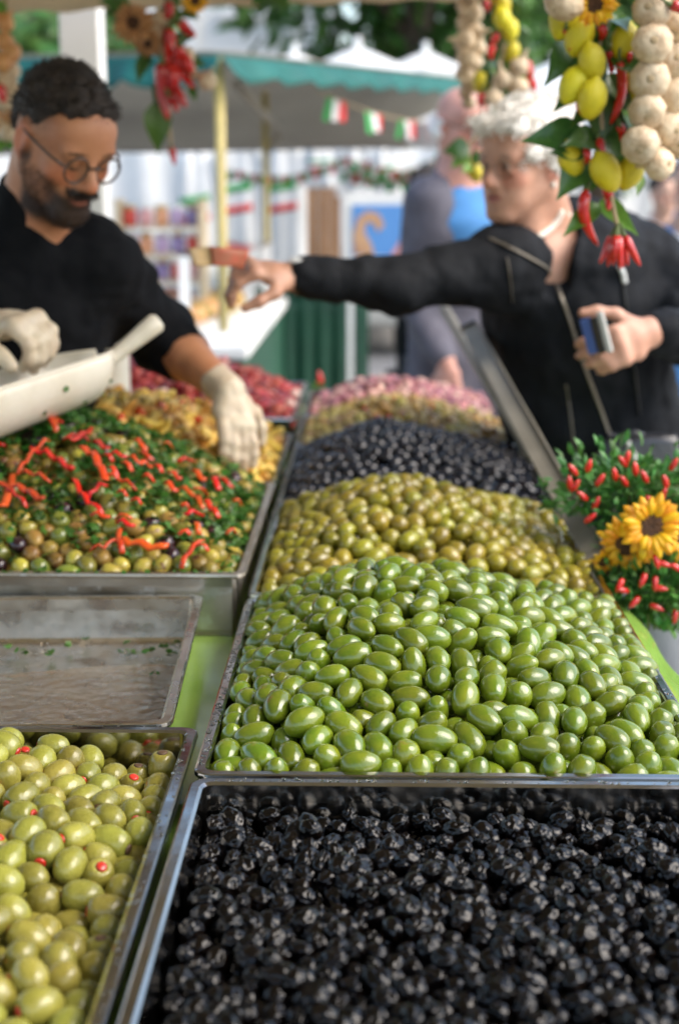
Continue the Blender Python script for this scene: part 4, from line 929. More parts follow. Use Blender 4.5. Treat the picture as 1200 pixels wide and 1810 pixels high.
# loose curl wisps over the hair mass
mb = MB(); 
for i in range(800):
    j = random.randrange(len(V)); p = Vector(V[j]); n_ = (p-WF(0, -.02, .04)).normalized(); t_ = n_.cross(Vector((random.gauss(0, 1), random.gauss(0, 1), random.gauss(0, 1)))).normalized(); b_ = n_.cross(t_); r0 = random.uniform(.004, .010); pts = []
    for q in range(6): an = q*.75; pts.append(p+n_*(.001+.0022*q)+t_*(r0*math.cos(an)-r0)+b_*r0*math.sin(an))
    mb.tube(pts, [.0011, .0013, .0013, .0012, .001, .0006], 4)
under(mb.build('curls', M['hairwhite'], smooth=True), wo)['kind'] = 'stuff'
spectacles(WF, wo, M['metal'], .0225, .0011, .8)
# pearl necklace, following the neck in front
nc = [(928,421),(945,421),(960,414),(974,403),(985,390),(992,376)]
bb = BVHTree.FromObject(bpy.data.objects[[o.name for o in wo.children if o.name.startswith('body')][0]], bpy.context.evaluated_depsgraph_get()) if False else None
V0, F0 = sdw.net(); bb = BVHTree.FromPolygons([Vector(p) for p in V0.tolist()], F0.tolist())
neck = empty('necklace', wo.location) if False else None
pe = MB()
for p in on(bb, dens(nc, 5), .003): pe.ball(p, .0062, 10, 7)
# complete the loop round the back of the neck
cN = WF(0, -.03, -.12)
for k in range(14):
    a_ = k/13*PI; pe.ball(cN+Vector((.058*math.cos(a_)+.01, .055*math.sin(a_)+.01, .005+.02*math.sin(a_))), .0062, 8, 6)
under(pe.build('pearl_necklace', M['pearl'], smooth=True), wo)['kind'] = 'stuff'
er = WF(.078, -.012, -.042); under(MB().ball(er, .0065, 10, 8).build('earring', M['pearl'], smooth=True), wo)
er = WF(-.078, -.012, -.042); under(MB().ball(er, .0065, 10, 8).build('earring', M['pearl'], smooth=True), wo)
# watch
wd = (WR-ER_).normalized(); wm = Vector((0, 0, 1)).rotation_difference(wd).to_matrix().to_4x4(); wm.translation = WR-wd*.012
wt_ = MB(); wt_.lathe([(.0300, -.008), (.0315, -.006), (.0315, .006), (.0300, .008)], 20, M=wm); wo_ = under(wt_.build('watch_strap', M['leather'], smooth=True), wo)
top = WR-wd*.012+Vector((0, -.3, 1)).normalized()*.0325; fm = Vector((0, 0, 1)).rotation_difference(Vector((0, -.3, 1))).to_matrix().to_4x4(); fm.translation = top
under(MB().lathe([(.016, -.004), (.0165, 0), (.015, .004), (.0145, .0045)], 18, M=fm).build('watch_case', M['watch'], smooth=True), wo)
legs(wo, Vector((hp.x+.02, hp.y, .86)), 3.02, 'trousers', 'palejeans', .09)
# crossbody bag and strap
bg_ = empty('handbag', at(1120, 810, 2.70)); tag(bg_, 'black shoulder bag with long thin strap hanging in front of the woman', 'bag')
L1 = on(jb, dens([(1098,478),(1106,540),(1114,600),(1122,660),(1130,735)]), .006)
if len(L1) > 2: under(MB().tube(L1, .0042, 6, flat=.5).build('strap', M['leather'], smooth=True), bg_)
L2 = on(jb, dens([(1094,470),(1100,482),(1104,500)]), .009)
if len(L2) > 2: under(MB().tube(L2, .0055, 6).build('buckle', M['watch'], smooth=True), bg_)
bc = at(1130, 830, 2.72)
def bagf(u, v):
    a_ = u*2*PI; r_ = 1-.25*abs(v-.5)**2*4; return bc+Vector((.085*math.copysign(abs(math.cos(a_))**.6, math.cos(a_))*r_, .03*math.copysign(abs(math.sin(a_))**.6, math.sin(a_))*r_*(1-.5*v), -.10+.17*v))
under(MB().grid(bagf, 28, 10).build('bag_body', M['leather'], smooth=True, solid=.003), bg_)
under(MB().tube([at(1092, 835, 2.69), at(1088, 790, 2.69), at(1100, 768, 2.69), at(1122, 764, 2.69), at(1136, 772, 2.69)], .006, 8).build('handle', M['leather'], smooth=True), bg_)
under(MB().tube([at(1108, 780, 2.685), at(1122, 810, 2.685), at(1140, 845, 2.685)], .005, 8).build('clasp_bar', M['walletgrey'], smooth=True), bg_)
# wallet in her hand
wl = empty('wallet', at(1058, 590, 2.53)); tag(wl, 'blue and grey wallet held against the dark jacket', 'wallet')
qa = at(1024, 566, 2.54); qb = at(1040, 628, 2.54)
xx = (at(1066, 556, 2.52)-qa); yy = qb-qa; nn = xx.cross(yy).normalized()
def slab_(p, a, b, t, name, m): 
    mb = MB(); v = [p, p+a, p+a+b, p+b]; v = [q-nn*t/2 for q in v]+[q+nn*t/2 for q in v]; mb.add(v, [(0,3,2,1),(4,5,6,7),(0,1,5,4),(1,2,6,5),(2,3,7,6),(3,0,4,7)]); return under(mb.build(name, m, bevel=.002), wl)
slab_(qa, xx*.42, yy, .006, 'blue_flap', M['walletblue']); slab_(qa+xx*.44, xx*.30, yy*1.02, .012, 'cover', M['leather']); slab_(qa+xx*.76-yy*.10, xx*.24, yy*1.15, .010, 'card', M['walletgrey'])
# banknote in the outstretched hand
nt = empty('banknote', at(390, 460, 2.55)); tag(nt, 'folded reddish and tan banknote pinched in the outstretched hand', 'banknote')
def note(u, v, off=0): 
    p = at(332, 440, 2.50).lerp(at(440, 440, 2.56), u); q = at(346, 466, 2.50).lerp(at(430, 478, 2.56), u); return p.lerp(q, v)+Vector((0, .006*math.sin(u*7)+off, .004*math.sin(v*5+u*4)))
under(MB().grid(lambda u, v: note(u*.38, v), 8, 5).build('tan_end', M['notetan'], smooth=True, solid=.002), nt)
under(MB().grid(lambda u, v: note(.36+u*.64, v, -.003), 10, 5).build('red_end', M['notered'], smooth=True, solid=.003), nt)

# ---------------------------------------------------------------- people further back
def bystander(label, hc, yw, pt, Y, sc, skin, hairm, jm, shirtm=None, trm='trouser', bald=False, shoulder=.20, hgt=None):
    z0 = hc.z; P_ = empty('person', (hc.x, hc.y, 0)); tag(P_, label, 'person')
    fr = Frame(hc, (math.sin(yw)*math.cos(pt), -math.cos(yw)*math.cos(pt), -math.sin(pt)), (0, 0, 1), sc)
    f2 = Vector((math.sin(yw*.6), -math.cos(yw*.6), 0)); s2 = f2.cross(Vector((0, 0, 1)))
    B = lambda a, b, c: Vector((hc.x, hc.y+.03, hc.z))+s2*a+f2*b+Vector((0, 0, c))
    sd_ = SDF(np.array(B(0, 0, 0))+np.array((-.42, -.35, -.85)), np.array(B(0, 0, 0))+np.array((.42, .35, .22)), .009)
    head(sd_, fr, 1.0, 1); nb_ = B(0, 0, -.17); sd_.cone(fr(0, -.035, -.03), nb_, .048, .055, .02); sd_.cone(nb_, B(0, 0, -.5), .08, .12, .04)
    arms = {}
    for s_ in (-1, 1):
        sh = B(s_*shoulder*.85, 0, -.235); el = B(s_*(shoulder+.03), -.02, -.52); wr = B(s_*(shoulder*.9), .16, -.72); arms[s_] = (sh, el, wr); sd_.cone(nb_, sh, .05, .05, .03); sd_.chain([sh, el, wr], [.045, .038, .027], .02); hand(sd_, wr, f2*.4+Vector((0, 0, -1)), f2+s2*s_, s_, 1, .5)
    V, F = sd_.net(); net_obj('body', V, F, M['skin'], P_, skin_col(V, fr, skin, np.array(skin)*np.array((.8, .55, .55)), (.04, .03, .02), (.25, .2, .17)))
    j = SDF(np.array(B(0, 0, 0))+np.array((-.48, -.4, -.95)), np.array(B(0, 0, 0))+np.array((.48, .4, -.08)), .012)
    j.cone(B(-shoulder*.75, 0, -.245), B(shoulder*.75, 0, -.245), .085, .085, .05); j.cone(B(0, 0, -.34), B(0, 0, -.82), .165, .165, .05, (f2, .75))
    for s_ in (-1, 1): sh, el, wr = arms[s_]; j.chain([sh, el, lerp3(el, wr, .9)], [.07, .055, .045], .04)
    j.cone(B(0, -.012, -.125), B(0, -.01, -.20), .072, .09, .03); j.cone(fr(0, -.01, -.05), B(0, .03, -.19), .058, .055, .01, None, True); j.cone(B(0, .09, -.17), B(0, .16, -.48), .065, .02, .01, None, True)
    V, F = j.net(); V = wrinkle(V, F, .012, 8, 3); net_obj('jacket', V, F, M[jm], P_)
    if shirtm:
        s3 = SDF(np.array(B(0, 0, 0))+np.array((-.3, -.3, -.8)), np.array(B(0, 0, 0))+np.array((.3, .3, -.08)), .012); s3.cone(B(0, .012, -.30), B(0, .012, -.7), .135, .14, .05, (f2, .75)); s3.cone(B(0, .015, -.22), B(0, .02, -.30), .072, .12, .04); s3.cone(fr(0, 0, -.05), B(0, .02, -.20), .058, .058, .01, None, True)
        V, F = s3.net(); net_obj('shirt', V, F, M[shirtm], P_)
    if hairm:
        h_ = SDF(np.array(fr.o)-.17, np.array(fr.o)+.19, .007)
        if bald:
            for i in range(60): a_ = random.uniform(2.9, 6.5); h_.ell(fr(.072*math.cos(a_), -.02+.09*math.sin(a_), random.uniform(-.04, .008)), .013, None, .008)
        else:
            h_.ell(fr(0, -.022, .052), np.array((.080, .096, .085)), fr.A, .01)
            for i in range(90): a_ = random.uniform(0, 6.28); e_ = random.uniform(.1, 1.5); h_.ell(fr(.078*math.cos(a_)*math.cos(e_), -.02+.098*math.sin(a_)*math.cos(e_), .05+.088*math.sin(e_)), .015, None, .008)
            h_.ell(fr(0, .11, .02), np.array((.06, .05, .045)), fr.A, .008, True)
        V, F = h_.net(); net_obj('hair', V, F, M[hairm], P_)
    hz = hc.z-.78; legs(P_, Vector((hc.x, hc.y+.03, hz)), hc.y+.05, 'trousers', trm)
    return P_, fr
pm, fr = bystander('bald older man in grey jacket and blue shirt behind the reaching woman', at(814, 222, 4.6), R(38), R(16), 4.6, .92, (.56, .29, .22), 'hairwhite', 'greyjacket', 'blueshirt', bald=True, shoulder=.125)
spectacles(fr, pm, M['frame'], .021, .002, .75)
bystander('dark-haired person in black seen past the grey jacketed man', at(758, 352, 6.1), R(170), R(0), 6.1, .95, (.5, .3, .2), 'hairdark', 'black', shoulder=.17)
bystander('passer-by in a blue jacket at the far right edge', at(1225, 330, 6.0), R(-30), R(0), 6.0, 1.0, (.6, .38, .28), 'hairdark', 'blueshirt', 'tshirt')
bystander('distant passer-by in white top beyond the garlic string', at(1172, 345, 9.5), R(20), R(0), 9.5, 1.0, (.6, .38, .28), 'hairdark', 'tshirt', None)

# ================================================================ HANGING GARLANDS
def leaf_mesh(L, wd, fold, droop, m, seed=0):
    mb = MB(); rg = random.Random(seed); n = 8
    def fn(u, v):
        t = v; w_ = wd*math.sin(PI*min(1, t*1.02+.02)**.85)*(1-.25*t); s_ = (u-.5)*2; return (s_*w_, t*L, fold*abs(s_)*w_-droop*t*t*L+.06*w_*math.sin(t*14+s_))
    mb.grid(fn, 4, n); return mb.mesh('leaf', M[m], True)
LF = [leaf_mesh(1, .24, .5, .25, 'leaf', 1), leaf_mesh(1, .30, .35, .45, 'leaf', 2)]; LL = [leaf_mesh(1, .22, .4, .3, 'leaflight', 3)]
lm = MB(); lm.lathe([(.0005, -.040), (.006, -.038), (.013, -.033), (.021, -.022), (.0265, -.006), (.0272, .006), (.024, .019), (.016, .030), (.008, .035), (.005, .039), (.0005, .041)], 20); LEM = lm.mesh('lemon', M['lemon'], True)
gm = MB(); gm.lathe([(.003, -.019), (.010, -.021), (.020, -.016), (.0275, -.004), (.0285, .005), (.024, .015), (.014, .024), (.007, .031), (.0045, .040), (.0035, .052)], 27, lobes=9, amp=.035); GAR = gm.mesh('garlic_bulb', M['garlic'], True)
rm = MB(); rm.lathe([(.0005, -.021), (.004, -.0215), (.006, -.0190)], 12); ROOT = rm.mesh('root', M['twine'], True)
om = MB(); om.lathe([(.001, -.024), (.012, -.022), (.024, -.012), (.029, .0), (.026, .012), (.016, .022), (.007, .030), (.004, .042)], 18); ONI = om.mesh('onion', M['onion'], True)
hm = MB(); hm.ball((0, 0, 0), .05, 10, 8)
def garland(name, label, top, cat='garland'):
    r_ = empty(name, top); tag(r_, label, cat); r_['_'] = 1; del r_['_']; return r_
def loc_in(root, p): return Vector(p)-root.location
def add_leaf(root, p, tip, m=None, wsc=1.0, light=False, nrm=(0, -1, .25)):
    p = Vector(p); tip = Vector(tip); d = tip-p; L = d.length; y = d.normalized(); z = Vector(nrm); z = (z-y*z.dot(y)).normalized(); x = y.cross(z)
    Mx = Matrix((x*L*wsc, y*L, z*L)).transposed().to_4x4(); Mx.translation = loc_in(root, p)
    return link('leaf', random.choice(LL if light else LF), root, Mx)
def add_ball(root, name, me, p, axis, s_=1.0):
    Mx = Matrix.LocRotScale(loc_in(root, p), frame_of(Vector(axis).normalized(), random.uniform(0, 6.28)), Vector((s_, s_, s_))); o = link(name, me, root, Mx)
    if name == 'garlic_bulb': link('root', ROOT, o)
    return o
def add_chilli(root, pts, r_, stem=True):
    c0 = Vector(pts[0]); n = 9; P_ = []
    pts = [Vector(p) for p in pts]
    for i in range(n):
        t = i/(n-1)*(len(pts)-1); k_ = min(int(t), len(pts)-2); t -= k_
        p0_ = pts[max(k_-1, 0)]; p1_ = pts[k_]; p2_ = pts[k_+1]; p3_ = pts[min(k_+2, len(pts)-1)]
        P_.append(.5*((2*p1_)+(p2_-p0_)*t+(2*p0_-5*p1_+4*p2_-p3_)*t*t+(3*p1_-p0_-3*p2_+p3_)*t**3)-c0)
    o = MB().tube(P_, [r_*q for q in (.55, .95, 1, .98, .92, .82, .66, .45, .12)], 10).build('chilli', M['chilli'], root, smooth=True); o.location = loc_in(root, c0)
    if stem:
        d = (P_[0]-P_[1]).normalized(); MB().tube([-d*.002, d*.008, d*.018+Vector((.002, 0, .002))], [r_*.62, r_*.35, r_*.25], 7).build('stem', M['stem'], o, smooth=True)
    return o
def cord(root, pts, r_=.003, m='twine'):
    o = MB().tube([loc_in(root, p) for p in pts], r_, 6).build('cord', M[m], root, smooth=True); return o
J = lambda s_=.012: Vector((random.uniform(-s_, s_), random.uniform(-s_, s_), random.uniform(-s_, s_)))
# --- lemons and chillies, right
Yg = 2.15; top = at(1062, -170, Yg); G1 = garland('lemon_garland', 'hanging garland of lemons, chillies and leaves before the woman\'s shoulder', top)
cord(G1, [top, at(1062, 20, Yg), at(1058, 150, Yg), at(1066, 260, Yg), at(1078, 340, Yg), at(1086, 381, Yg), at(1093, 410, Yg)], .0032)
for (u, v_, dy, ax_) in ((995,33,.0,(.2,0,1)),(1023,61,-.01,(.25,0,1)),(1103,72,.0,(.3,.2,1)),(1046,109,-.03,(-.25,0,1)),(1015,149,-.02,(.6,.2,1)),(1046,174,-.04,(.15,-.3,1)),(1009,282,.01,(-.3,0,1)),(1070,303,-.02,(-.55,0,1)),(1113,304,.0,(.4,0,1)),(1122,150,.03,(0,0,1)),(1040,-25,0,(.3,0,1)),(1085,-40,0,(-.3,0,1)),(1080,255,.05,(0,.3,1))):
    add_ball(G1, 'lemon', LEM, at(u, v_, Yg+dy), ax_, random.uniform(.72, .82))
for pts, r_ in (([(1095,108),(1099,155),(1090,193),(1077,222)], .0075), ([(1036,336),(1030,368),(1038,403),(1057,435)], .0090), ([(1075,88),(1081,108),(1079,130)], .008), ([(1061,45),(1066,58),(1058,72)], .007), ([(1000,50),(1003,68),(1007,88)], .007), ([(1095,222),(1100,236),(1098,250)], .007), ([(1070,332),(1076,350),(1074,372)], .008), ([(1034,262),(1038,276),(1034,292)], .006), ([(1025,175),(1024,190),(1028,205)], .006), ([(1058,245),(1062,275),(1058,300)], .007), ([(1108,85),(1112,100),(1110,112)], .005)):
    add_chilli(G1, [at(u, v_, Yg-.01+random.uniform(-.015, .02)) for u, v_ in pts], r_)
for k_, (ux, tip) in enumerate(((1080,(1059,466)),(1085,(1073,472)),(1092,(1096,477)),(1098,(1109,470)),(1104,(1131,471)),(1088,(1083,470)),(1096,(1101,474)))):
    add_chilli(G1, [at(ux, 418, Yg-.01*(k_ % 3)), at((ux*.6+tip[0]*.4), 440, Yg-.015*(k_ % 3)), at(*tip, Yg-.01*(k_ % 3))], .0066, True)
for (p, t, l_, w_) in (((1036,250),(953,225),0,1.2),((1040,262),(975,268),0,1.4),((1062,218),(1122,308),0,1.5),((1044,280),(1000,317),0,1.2),((1078,46),(1132,44),1,1.3),((1128,305),(1132,340),1,1.2),((1058,362),(1004,401),1,1.0),((1062,354),(1116,398),1,.9),((1070,60),(1020,95),0,1.1),((1060,90),(1000,190),0,1.1),((1075,130),(1120,200),0,1.0),((1080,180),(1066,235),0,1.2),((1050,190),(1010,215),0,1.2),((1085,200),(1128,245),0,1.0),((1064,40),(1110,10),0,1.2),((1050,20),(985,-5),0,1.2),((1060,250),(1020,235),0,1.3),((1080,95),(1140,120),0,1.1),((1066,300),(1030,330),0,1.1),((1090,270),(1130,262),0,1.0),((1075,20),(1118,60),0,1.2),((1062,130),(1075,215),0,1.3),((1015,70),(990,120),0,1.0),((1110,190),(1128,215),1,1.2)):
    add_leaf(G1, at(*p, Yg+.02+random.uniform(-.02, .03)), at(*t, Yg+random.uniform(-.05, .02)), wsc=w_, light=bool(l_), nrm=(random.gauss(0, .35), -1, random.uniform(-.1, .6)))
# orange flower head at the top of that garland
def flower(root, c, nrm, rr, name='sunflower', npet=20, mpet='petal', disc=.42, own=False):
    z = Vector(nrm).normalized(); x = z.cross(Vector((0, 0, 1))).normalized(); y = z.cross(x); Mx = Matrix((x, y, z)).transposed().to_4x4(); Mx.translation = loc_in(root, c)
    d = MB(); rd = rr*disc; d.lathe([(rd*.9, -.006), (rd, 0), (rd*.86, rr*.10), (rd*.55, rr*.13), (rd*.2, rr*.09), (.0004, rr*.08)], 18)
    fo = d.build(name, M['disc'], root, smooth=True, M=Mx)
    pm_ = MB(); pm_.grid(lambda u, v: ((u-.5)*2*rr*.15*math.sin(PI*min(1, v*.93+.07))**.7, rd*.8+(rr-rd*.8)*v, rr*(.02+.12*math.sin(v*2.4)-.05*abs(u-.5)*4)), 4, 6); pme = pm_.mesh('petal', M[mpet], True)
    for ring in range(2):
        for i in range(npet):
            a_ = 2*PI*(i+.5*ring)/npet+random.uniform(-.08, .08); s_ = random.uniform(.86, 1.08)*(1-.14*ring); link('petal', pme, fo, Matrix.Rotation(a_, 4, 'Z')@Matrix.Rotation(random.uniform(-.18, .14)+.22*ring, 4, 'X')@Matrix.Diagonal((s_, s_, s_, 1)))
    return fo
flower(G1, at(1050, 6, Yg-.05), (0, -1, -.5), .034)
# --- garlic string, right edge
Yb = 2.08; top = at(1175, -160, Yb); G2 = garland('garlic_string', 'pale garlic bulbs strung in a double column at the upper right edge', top)
cord(G2, [top, at(1172, 60, Yb+.02), at(1168, 180, Yb+.02), at(1160, 285, Yb+.02)], .005)
for (u, v_, s_, dy) in ((1151,16,1.0,0),(1153,76,1.02,-.01),(1148,141,1.02,0),(1143,198,.95,0),(1131,257,.98,-.01),(1166,290,.85,.01),(1194,44,1.0,.03),(1194,108,1.0,.03),(1196,170,1.0,.03),(1184,228,.95,.03),(1150,-50,1,0),(1196,-25,1,.02),(1215,80,.95,.06),(1205,250,.95,.04)):
    a_ = random.uniform(0, 6.28); add_ball(G2, 'garlic_bulb', GAR, at(u, v_, Yb+dy), (random.uniform(-.6, .6), random.uniform(.5, 1), random.uniform(-.2, .6)), s_*.98)
add_ball(G1, 'garlic_bulb', GAR, at(995, 6, Yg-.06), (.3, -.5, .8), 1.0)
add_chilli(G2, [at(1186, 8, Yb-.02), at(1200, 14, Yb-.02), at(1215, 24, Yb-.02)], .008)
# --- garlic string, centre right on the cross beam
Yc = 3.5; top = at(828, -60, Yc); G3 = garland('garlic_string', 'tan garlic string hanging left of the small lemon garland by the beam', top)
cord(G3, [top, at(828, 60, Yc+.02), at(824, 190, Yc+.02)], .006)
for i, (u, v_) in enumerate(((822,-22),(836,-8),(822,12),(838,24),(822,42),(838,58),(822,74),(842,86),(824,104),(836,116),(822,132),(832,148),(822,165),(828,182))):
    add_ball(G3, 'garlic_bulb', GAR, at(u, v_, Yc+random.uniform(-.02, .02)), (random.uniform(-.8, .8), -.4, random.uniform(0, 1)), random.uniform(.84, 1.0)*(1 if v_ < 150 else .7))
# --- small lemon garland
Yd = 3.4; top = at(890, -60, Yd); G4 = garland('lemon_garland', 'smaller lemon, garlic and chilli garland right of the tan garlic string', top)
cord(G4, [top, at(892, 60, Yd), at(880, 150, Yd), at(850, 230, Yd), at(822, 262, Yd), at(838, 312, Yd)], .004)
for u, v_ in ((887,5),(888,34),(901,52),(850,145),(905,92),(838,302),(868,-18),(908,200)): add_ball(G4, 'lemon', LEM, at(u, v_, Yd+random.uniform(-.02, .02)), (random.uniform(-.5, .5), 0, 1), random.uniform(.62, .78))
for u, v_ in ((888,143),(917,120),(917,156),(872,176)): add_ball(G4, 'garlic_bulb', GAR, at(u, v_, Yd-.02), (random.uniform(-.5, .5), -.3, 1), .85)
for pts in ([(930,108),(936,128),(934,152)], [(852,165),(850,180),(853,196)], [(872,80),(866,92),(868,106)], [(855,0),(860,10),(858,22)], [(940,140),(942,155),(938,168)], [(880,60),(873,70),(870,80)]): add_chilli(G4, [at(u, v_, Yd-.02) for u, v_ in pts], .010)
for i in range(30):
    u = random.uniform(862, 925); v_ = random.uniform(-20, 205); add_leaf(G4, at(u, v_, Yd+.03), at(u+random.uniform(-32, 32), v_+random.uniform(-6, 40), Yd+random.uniform(-.04, .05)), wsc=1.3, light=random.random() < .4, nrm=(random.gauss(0, .3), -1, .3))
for p, t, l_ in (((830,262),(792,262),0),((828,268),(800,292),1),((832,280),(860,275),0),((835,290),(820,300),1)): add_leaf(G4, at(*p, Yd), at(*t, Yd-.03), wsc=1.6, light=bool(l_))
# --- flower and chilli garland, left
Ye = 3.35; top = at(300, -60, Ye); G5 = garland('chilli_garland', 'garland of red chillies, tan flower and garlic beside the seller\'s head', top)
cord(G5, [top, at(302, 60, Ye), at(300, 150, Ye), at(300, 230, Ye), at(306, 285, Ye)], .004)
for pts, r_ in (([(300,50),(300,80),(296,112)],.012),([(318,38),(330,52),(346,64)],.010),([(308,85),(320,105),(334,118)],.011),([(286,112),(289,165),(297,212)],.014),([(302,112),(308,140),(304,175)],.012),([(314,120),(328,138),(344,156)],.009),([(306,150),(318,172),(330,190)],.010),([(303,262),(306,274),(309,292)],.007),([(318,80),(316,110),(322,140)],.011),([(296,4),(300,20),(290,34)],.010),([(322,95),(334,115),(338,132)],.010),([(300,168),(310,182),(312,198)],.009)):
    add_chilli(G5, [at(u, v_, Ye-.03+random.uniform(-.02, .02)) for u, v_ in pts], r_*1.25)
for u, v_, s_ in ((365,143,.85),(284,36,.8),(330,100,.8),(290,85,.7),(275,62,.8),(340,130,.6)): add_ball(G5, 'garlic_bulb', GAR, at(u, v_, Ye), (random.uniform(-1, 1), -.5, .4), s_)
M['petaltan'] = mat('dried_petal', (.50, .26, .10), .6, (.40, .19, .07), 22, transl=.2, rv=.15)
flower(G5, at(236, 40, Ye-.06), (-.1, -1, -.15), .050, 'dried_sunflower', 16, 'petaltan', .36); flower(G5, at(262, 75, Ye-.02), (-.3, -1, -.5), .038, 'dried_sunflower', 14, 'petaltan', .36)
flower(G5, at(345, 0, Ye-.05), (.2, -1, -.5), .034, 'sunflower', 16)
for i in range(16):
    u = random.uniform(240, 345); v_ = random.uniform(-20, 120); add_leaf(G5, at(u, v_, Ye+.03), at(u+random.uniform(-40, 40), v_+random.uniform(0, 45), Ye+random.uniform(-.04, .03)), wsc=1.2, nrm=(random.gauss(0, .3), -1, .3))
for p, t in (((262,95),(240,142)),((282,178),(275,262)),((230,8),(180,-4)),((300,40),(270,20)),((320,20),(350,30)),((290,140),(275,185)),((225,0),(190,16)),((338,150),(345,175))): add_leaf(G5, at(*p, Ye), at(*t, Ye-.03), wsc=1.1, nrm=(random.gauss(0, .3), -1, .2))
# --- onions, far left
Yf = 3.4; top = at(10, -60, Yf); G6 = garland('onion_string', 'string of orange and tan onions at the left edge behind the seller', top)
cord(G6, [top, at(12, 100, Yf+.02), at(10, 250, Yf+.02)], .005)
for u, v_ in ((8,75),(20,95),(4,112),(20,128),(6,148),(22,165),(8,182),(22,202),(6,218),(16,236),(8,40)): add_ball(G6, 'onion', ONI if random.random() < .65 else GAR, at(u, v_, Yf+random.uniform(-.02, .02)), (random.uniform(-1, 1), -.3, .6), random.uniform(.8, 1))
add_chilli(G6, [at(-2, 150, Yf-.03), at(4, 165, Yf-.03), at(8, 184, Yf-.03)], .012)
for p, t in (((4,20),(14,60)),((2,0),(-10,50)),((10,250),(25,262)),((4,245),(0,270))): add_leaf(G6, at(*p, Yf), at(*t, Yf-.02), wsc=1.6, light=True)
# --- sprig of leaves on the beam
top = at(470, -30, 3.55); G7 = garland('leaf_sprig', 'dark leaf sprig hanging from the middle of the cream beam', top, 'sprig')
cord(G7, [top, at(478, -5, 3.55)], .003)
for p, t in (((470,-20),(445,8)),((478,-20),(480,12)),((484,-20),(512,12)),((475,-25),(460,16)),((485,-22),(498,18))): add_leaf(G7, at(*p, 3.55), at(*t, 3.53), wsc=1.5)

# ================================================================ FLOWER TROUGH AT THE TABLE EDGE
Yp = 2.02; c0 = at(1165, 960, Yp+.06)
FT = empty('flower_trough', (c0.x, c0.y, c0.z-.08)); tag(FT, 'brown trough of red ornamental chillies and sunflowers at the table edge', 'planter')
def FB(o): return under(o, FT)
x0 = at(1046, 950, Yp+.06).x+.01
tr = MB(); x1 = x0+.34; zt = c0.z+.012
tr.box((x0, c0.y-.055, zt-.055), (x1, c0.y+.065, zt)); FB(tr.build('trough', M['terracotta'], bevel=.006)); FB(MB().box((x0+.012, c0.y-.043, zt+.0006), (x1-.012, c0.y+.053, zt+.004)).build('soil', M['soil']))
FB(MB().box((.345, c0.y-.03, zt-.08), (x1-.02, c0.y+.03, zt-.0585)).build('bracket', M['alu'])); FB(MB().box((x1-.10, c0.y-.02, 0), (x1-.06, c0.y+.02, zt-.0805)).build('stand', M['wood']))
sml = MB(); sml.grid(lambda u, v: ((u-.5)*.5*math.sin(PI*min(1, v*.95+.05)), v, .12*math.sin(v*3)-.15*abs(u-.5)), 2, 3)
def bush(cen, rad, n, seed, parts):
    rg = random.Random(seed); v = []; f = []
    for i in range(n):
        d = Vector((rg.gauss(0, 1), rg.gauss(0, 1), rg.gauss(0, 1))).normalized(); q = rg.random()**.45; bmp = 1+.75*noise.noise(d*2.6+Vector((seed, 0, 0))); p = Vector(cen)+Vector((d.x*rad[0], d.y*rad[1], d.z*rad[2]))*q*bmp
        y = (d+Vector((rg.gauss(0, .5), rg.gauss(0, .5), rg.gauss(0, .5)+.3))).normalized(); x = y.cross(Vector((rg.gauss(0, 1), rg.gauss(0, 1), 1))).normalized(); z = x.cross(y); L = rg.uniform(.012, .024); k_ = len(v)
        v += [p+(x*a+y*b+z*c)*L for a, b, c in sml.v]; f += [tuple(a+k_ for a in q_) for q_ in sml.f]
    o = MB().add(v, f).build('foliage', M['leaflight2'], smooth=True); FB(o); o['kind'] = 'stuff'
    st = MB()
    for i in range(14): d = Vector((rg.uniform(-1, 1)*rad[0], rg.uniform(-1, 1)*rad[1], rad[2]*rg.uniform(0, .8))); st.tube([Vector(cen)+Vector((d.x*.2, d.y*.2, -rad[2])), Vector(cen)+d*.6, Vector(cen)+d], [.0025, .002, .001], 5)
    FB(st.build('stems', M['stem'], smooth=True))
M['leaflight2'] = mat('bush_leaf', (.05, .17, .025), .45, (.09, .25, .05), 30, rv=.4, hv=.02, transl=.25)
b1 = at(1108, 868, Yp); b2 = at(1150, 1040, Yp-.06); b3 = at(1215, 880, Yp+.03)
bush(b1, (.092, .06, .055), 900, 3, 0); bush(b2, (.080, .05, .058), 900, 5, 0); bush(b3, (.05, .05, .06), 300, 8, 0)
def small_chilli(u, v_, Y, d, r_=.0046, L=.021):
    p = at(u, v_, Y); d = Vector(d).normalized(); o = MB().tube([p-d*L/2, p-d*L*.2, p+d*L*.2, p+d*L/2], [r_*.7, r_, r_*.9, r_*.25], 8).build('chilli', M['chilli'], smooth=True); FB(o)
for u, v_ in ((1012,830),(1040,823),(1060,848),(1086,838),(1100,815),(1108,808),(1122,828),(1190,820),(1175,850),(1028,876),(1053,889),(1043,915),(1006,852),(1148,885),(1172,873),(1016,858),(1102,850),(1138,842)): small_chilli(u, v_, Yp-.055, (random.uniform(-.6, .6), -.2, random.uniform(.4, 1)))
for u, v_ in ((1160,993),(1135,1026),(1157,1032),(1120,1065),(1160,1074),(1195,1003),(1192,1090),(1172,997),(1100,1043),(1166,1040),(1094,1035)): small_chilli(u, v_, Yp-.115, (random.uniform(-.7, .7), -.2, random.uniform(-1, .4)))
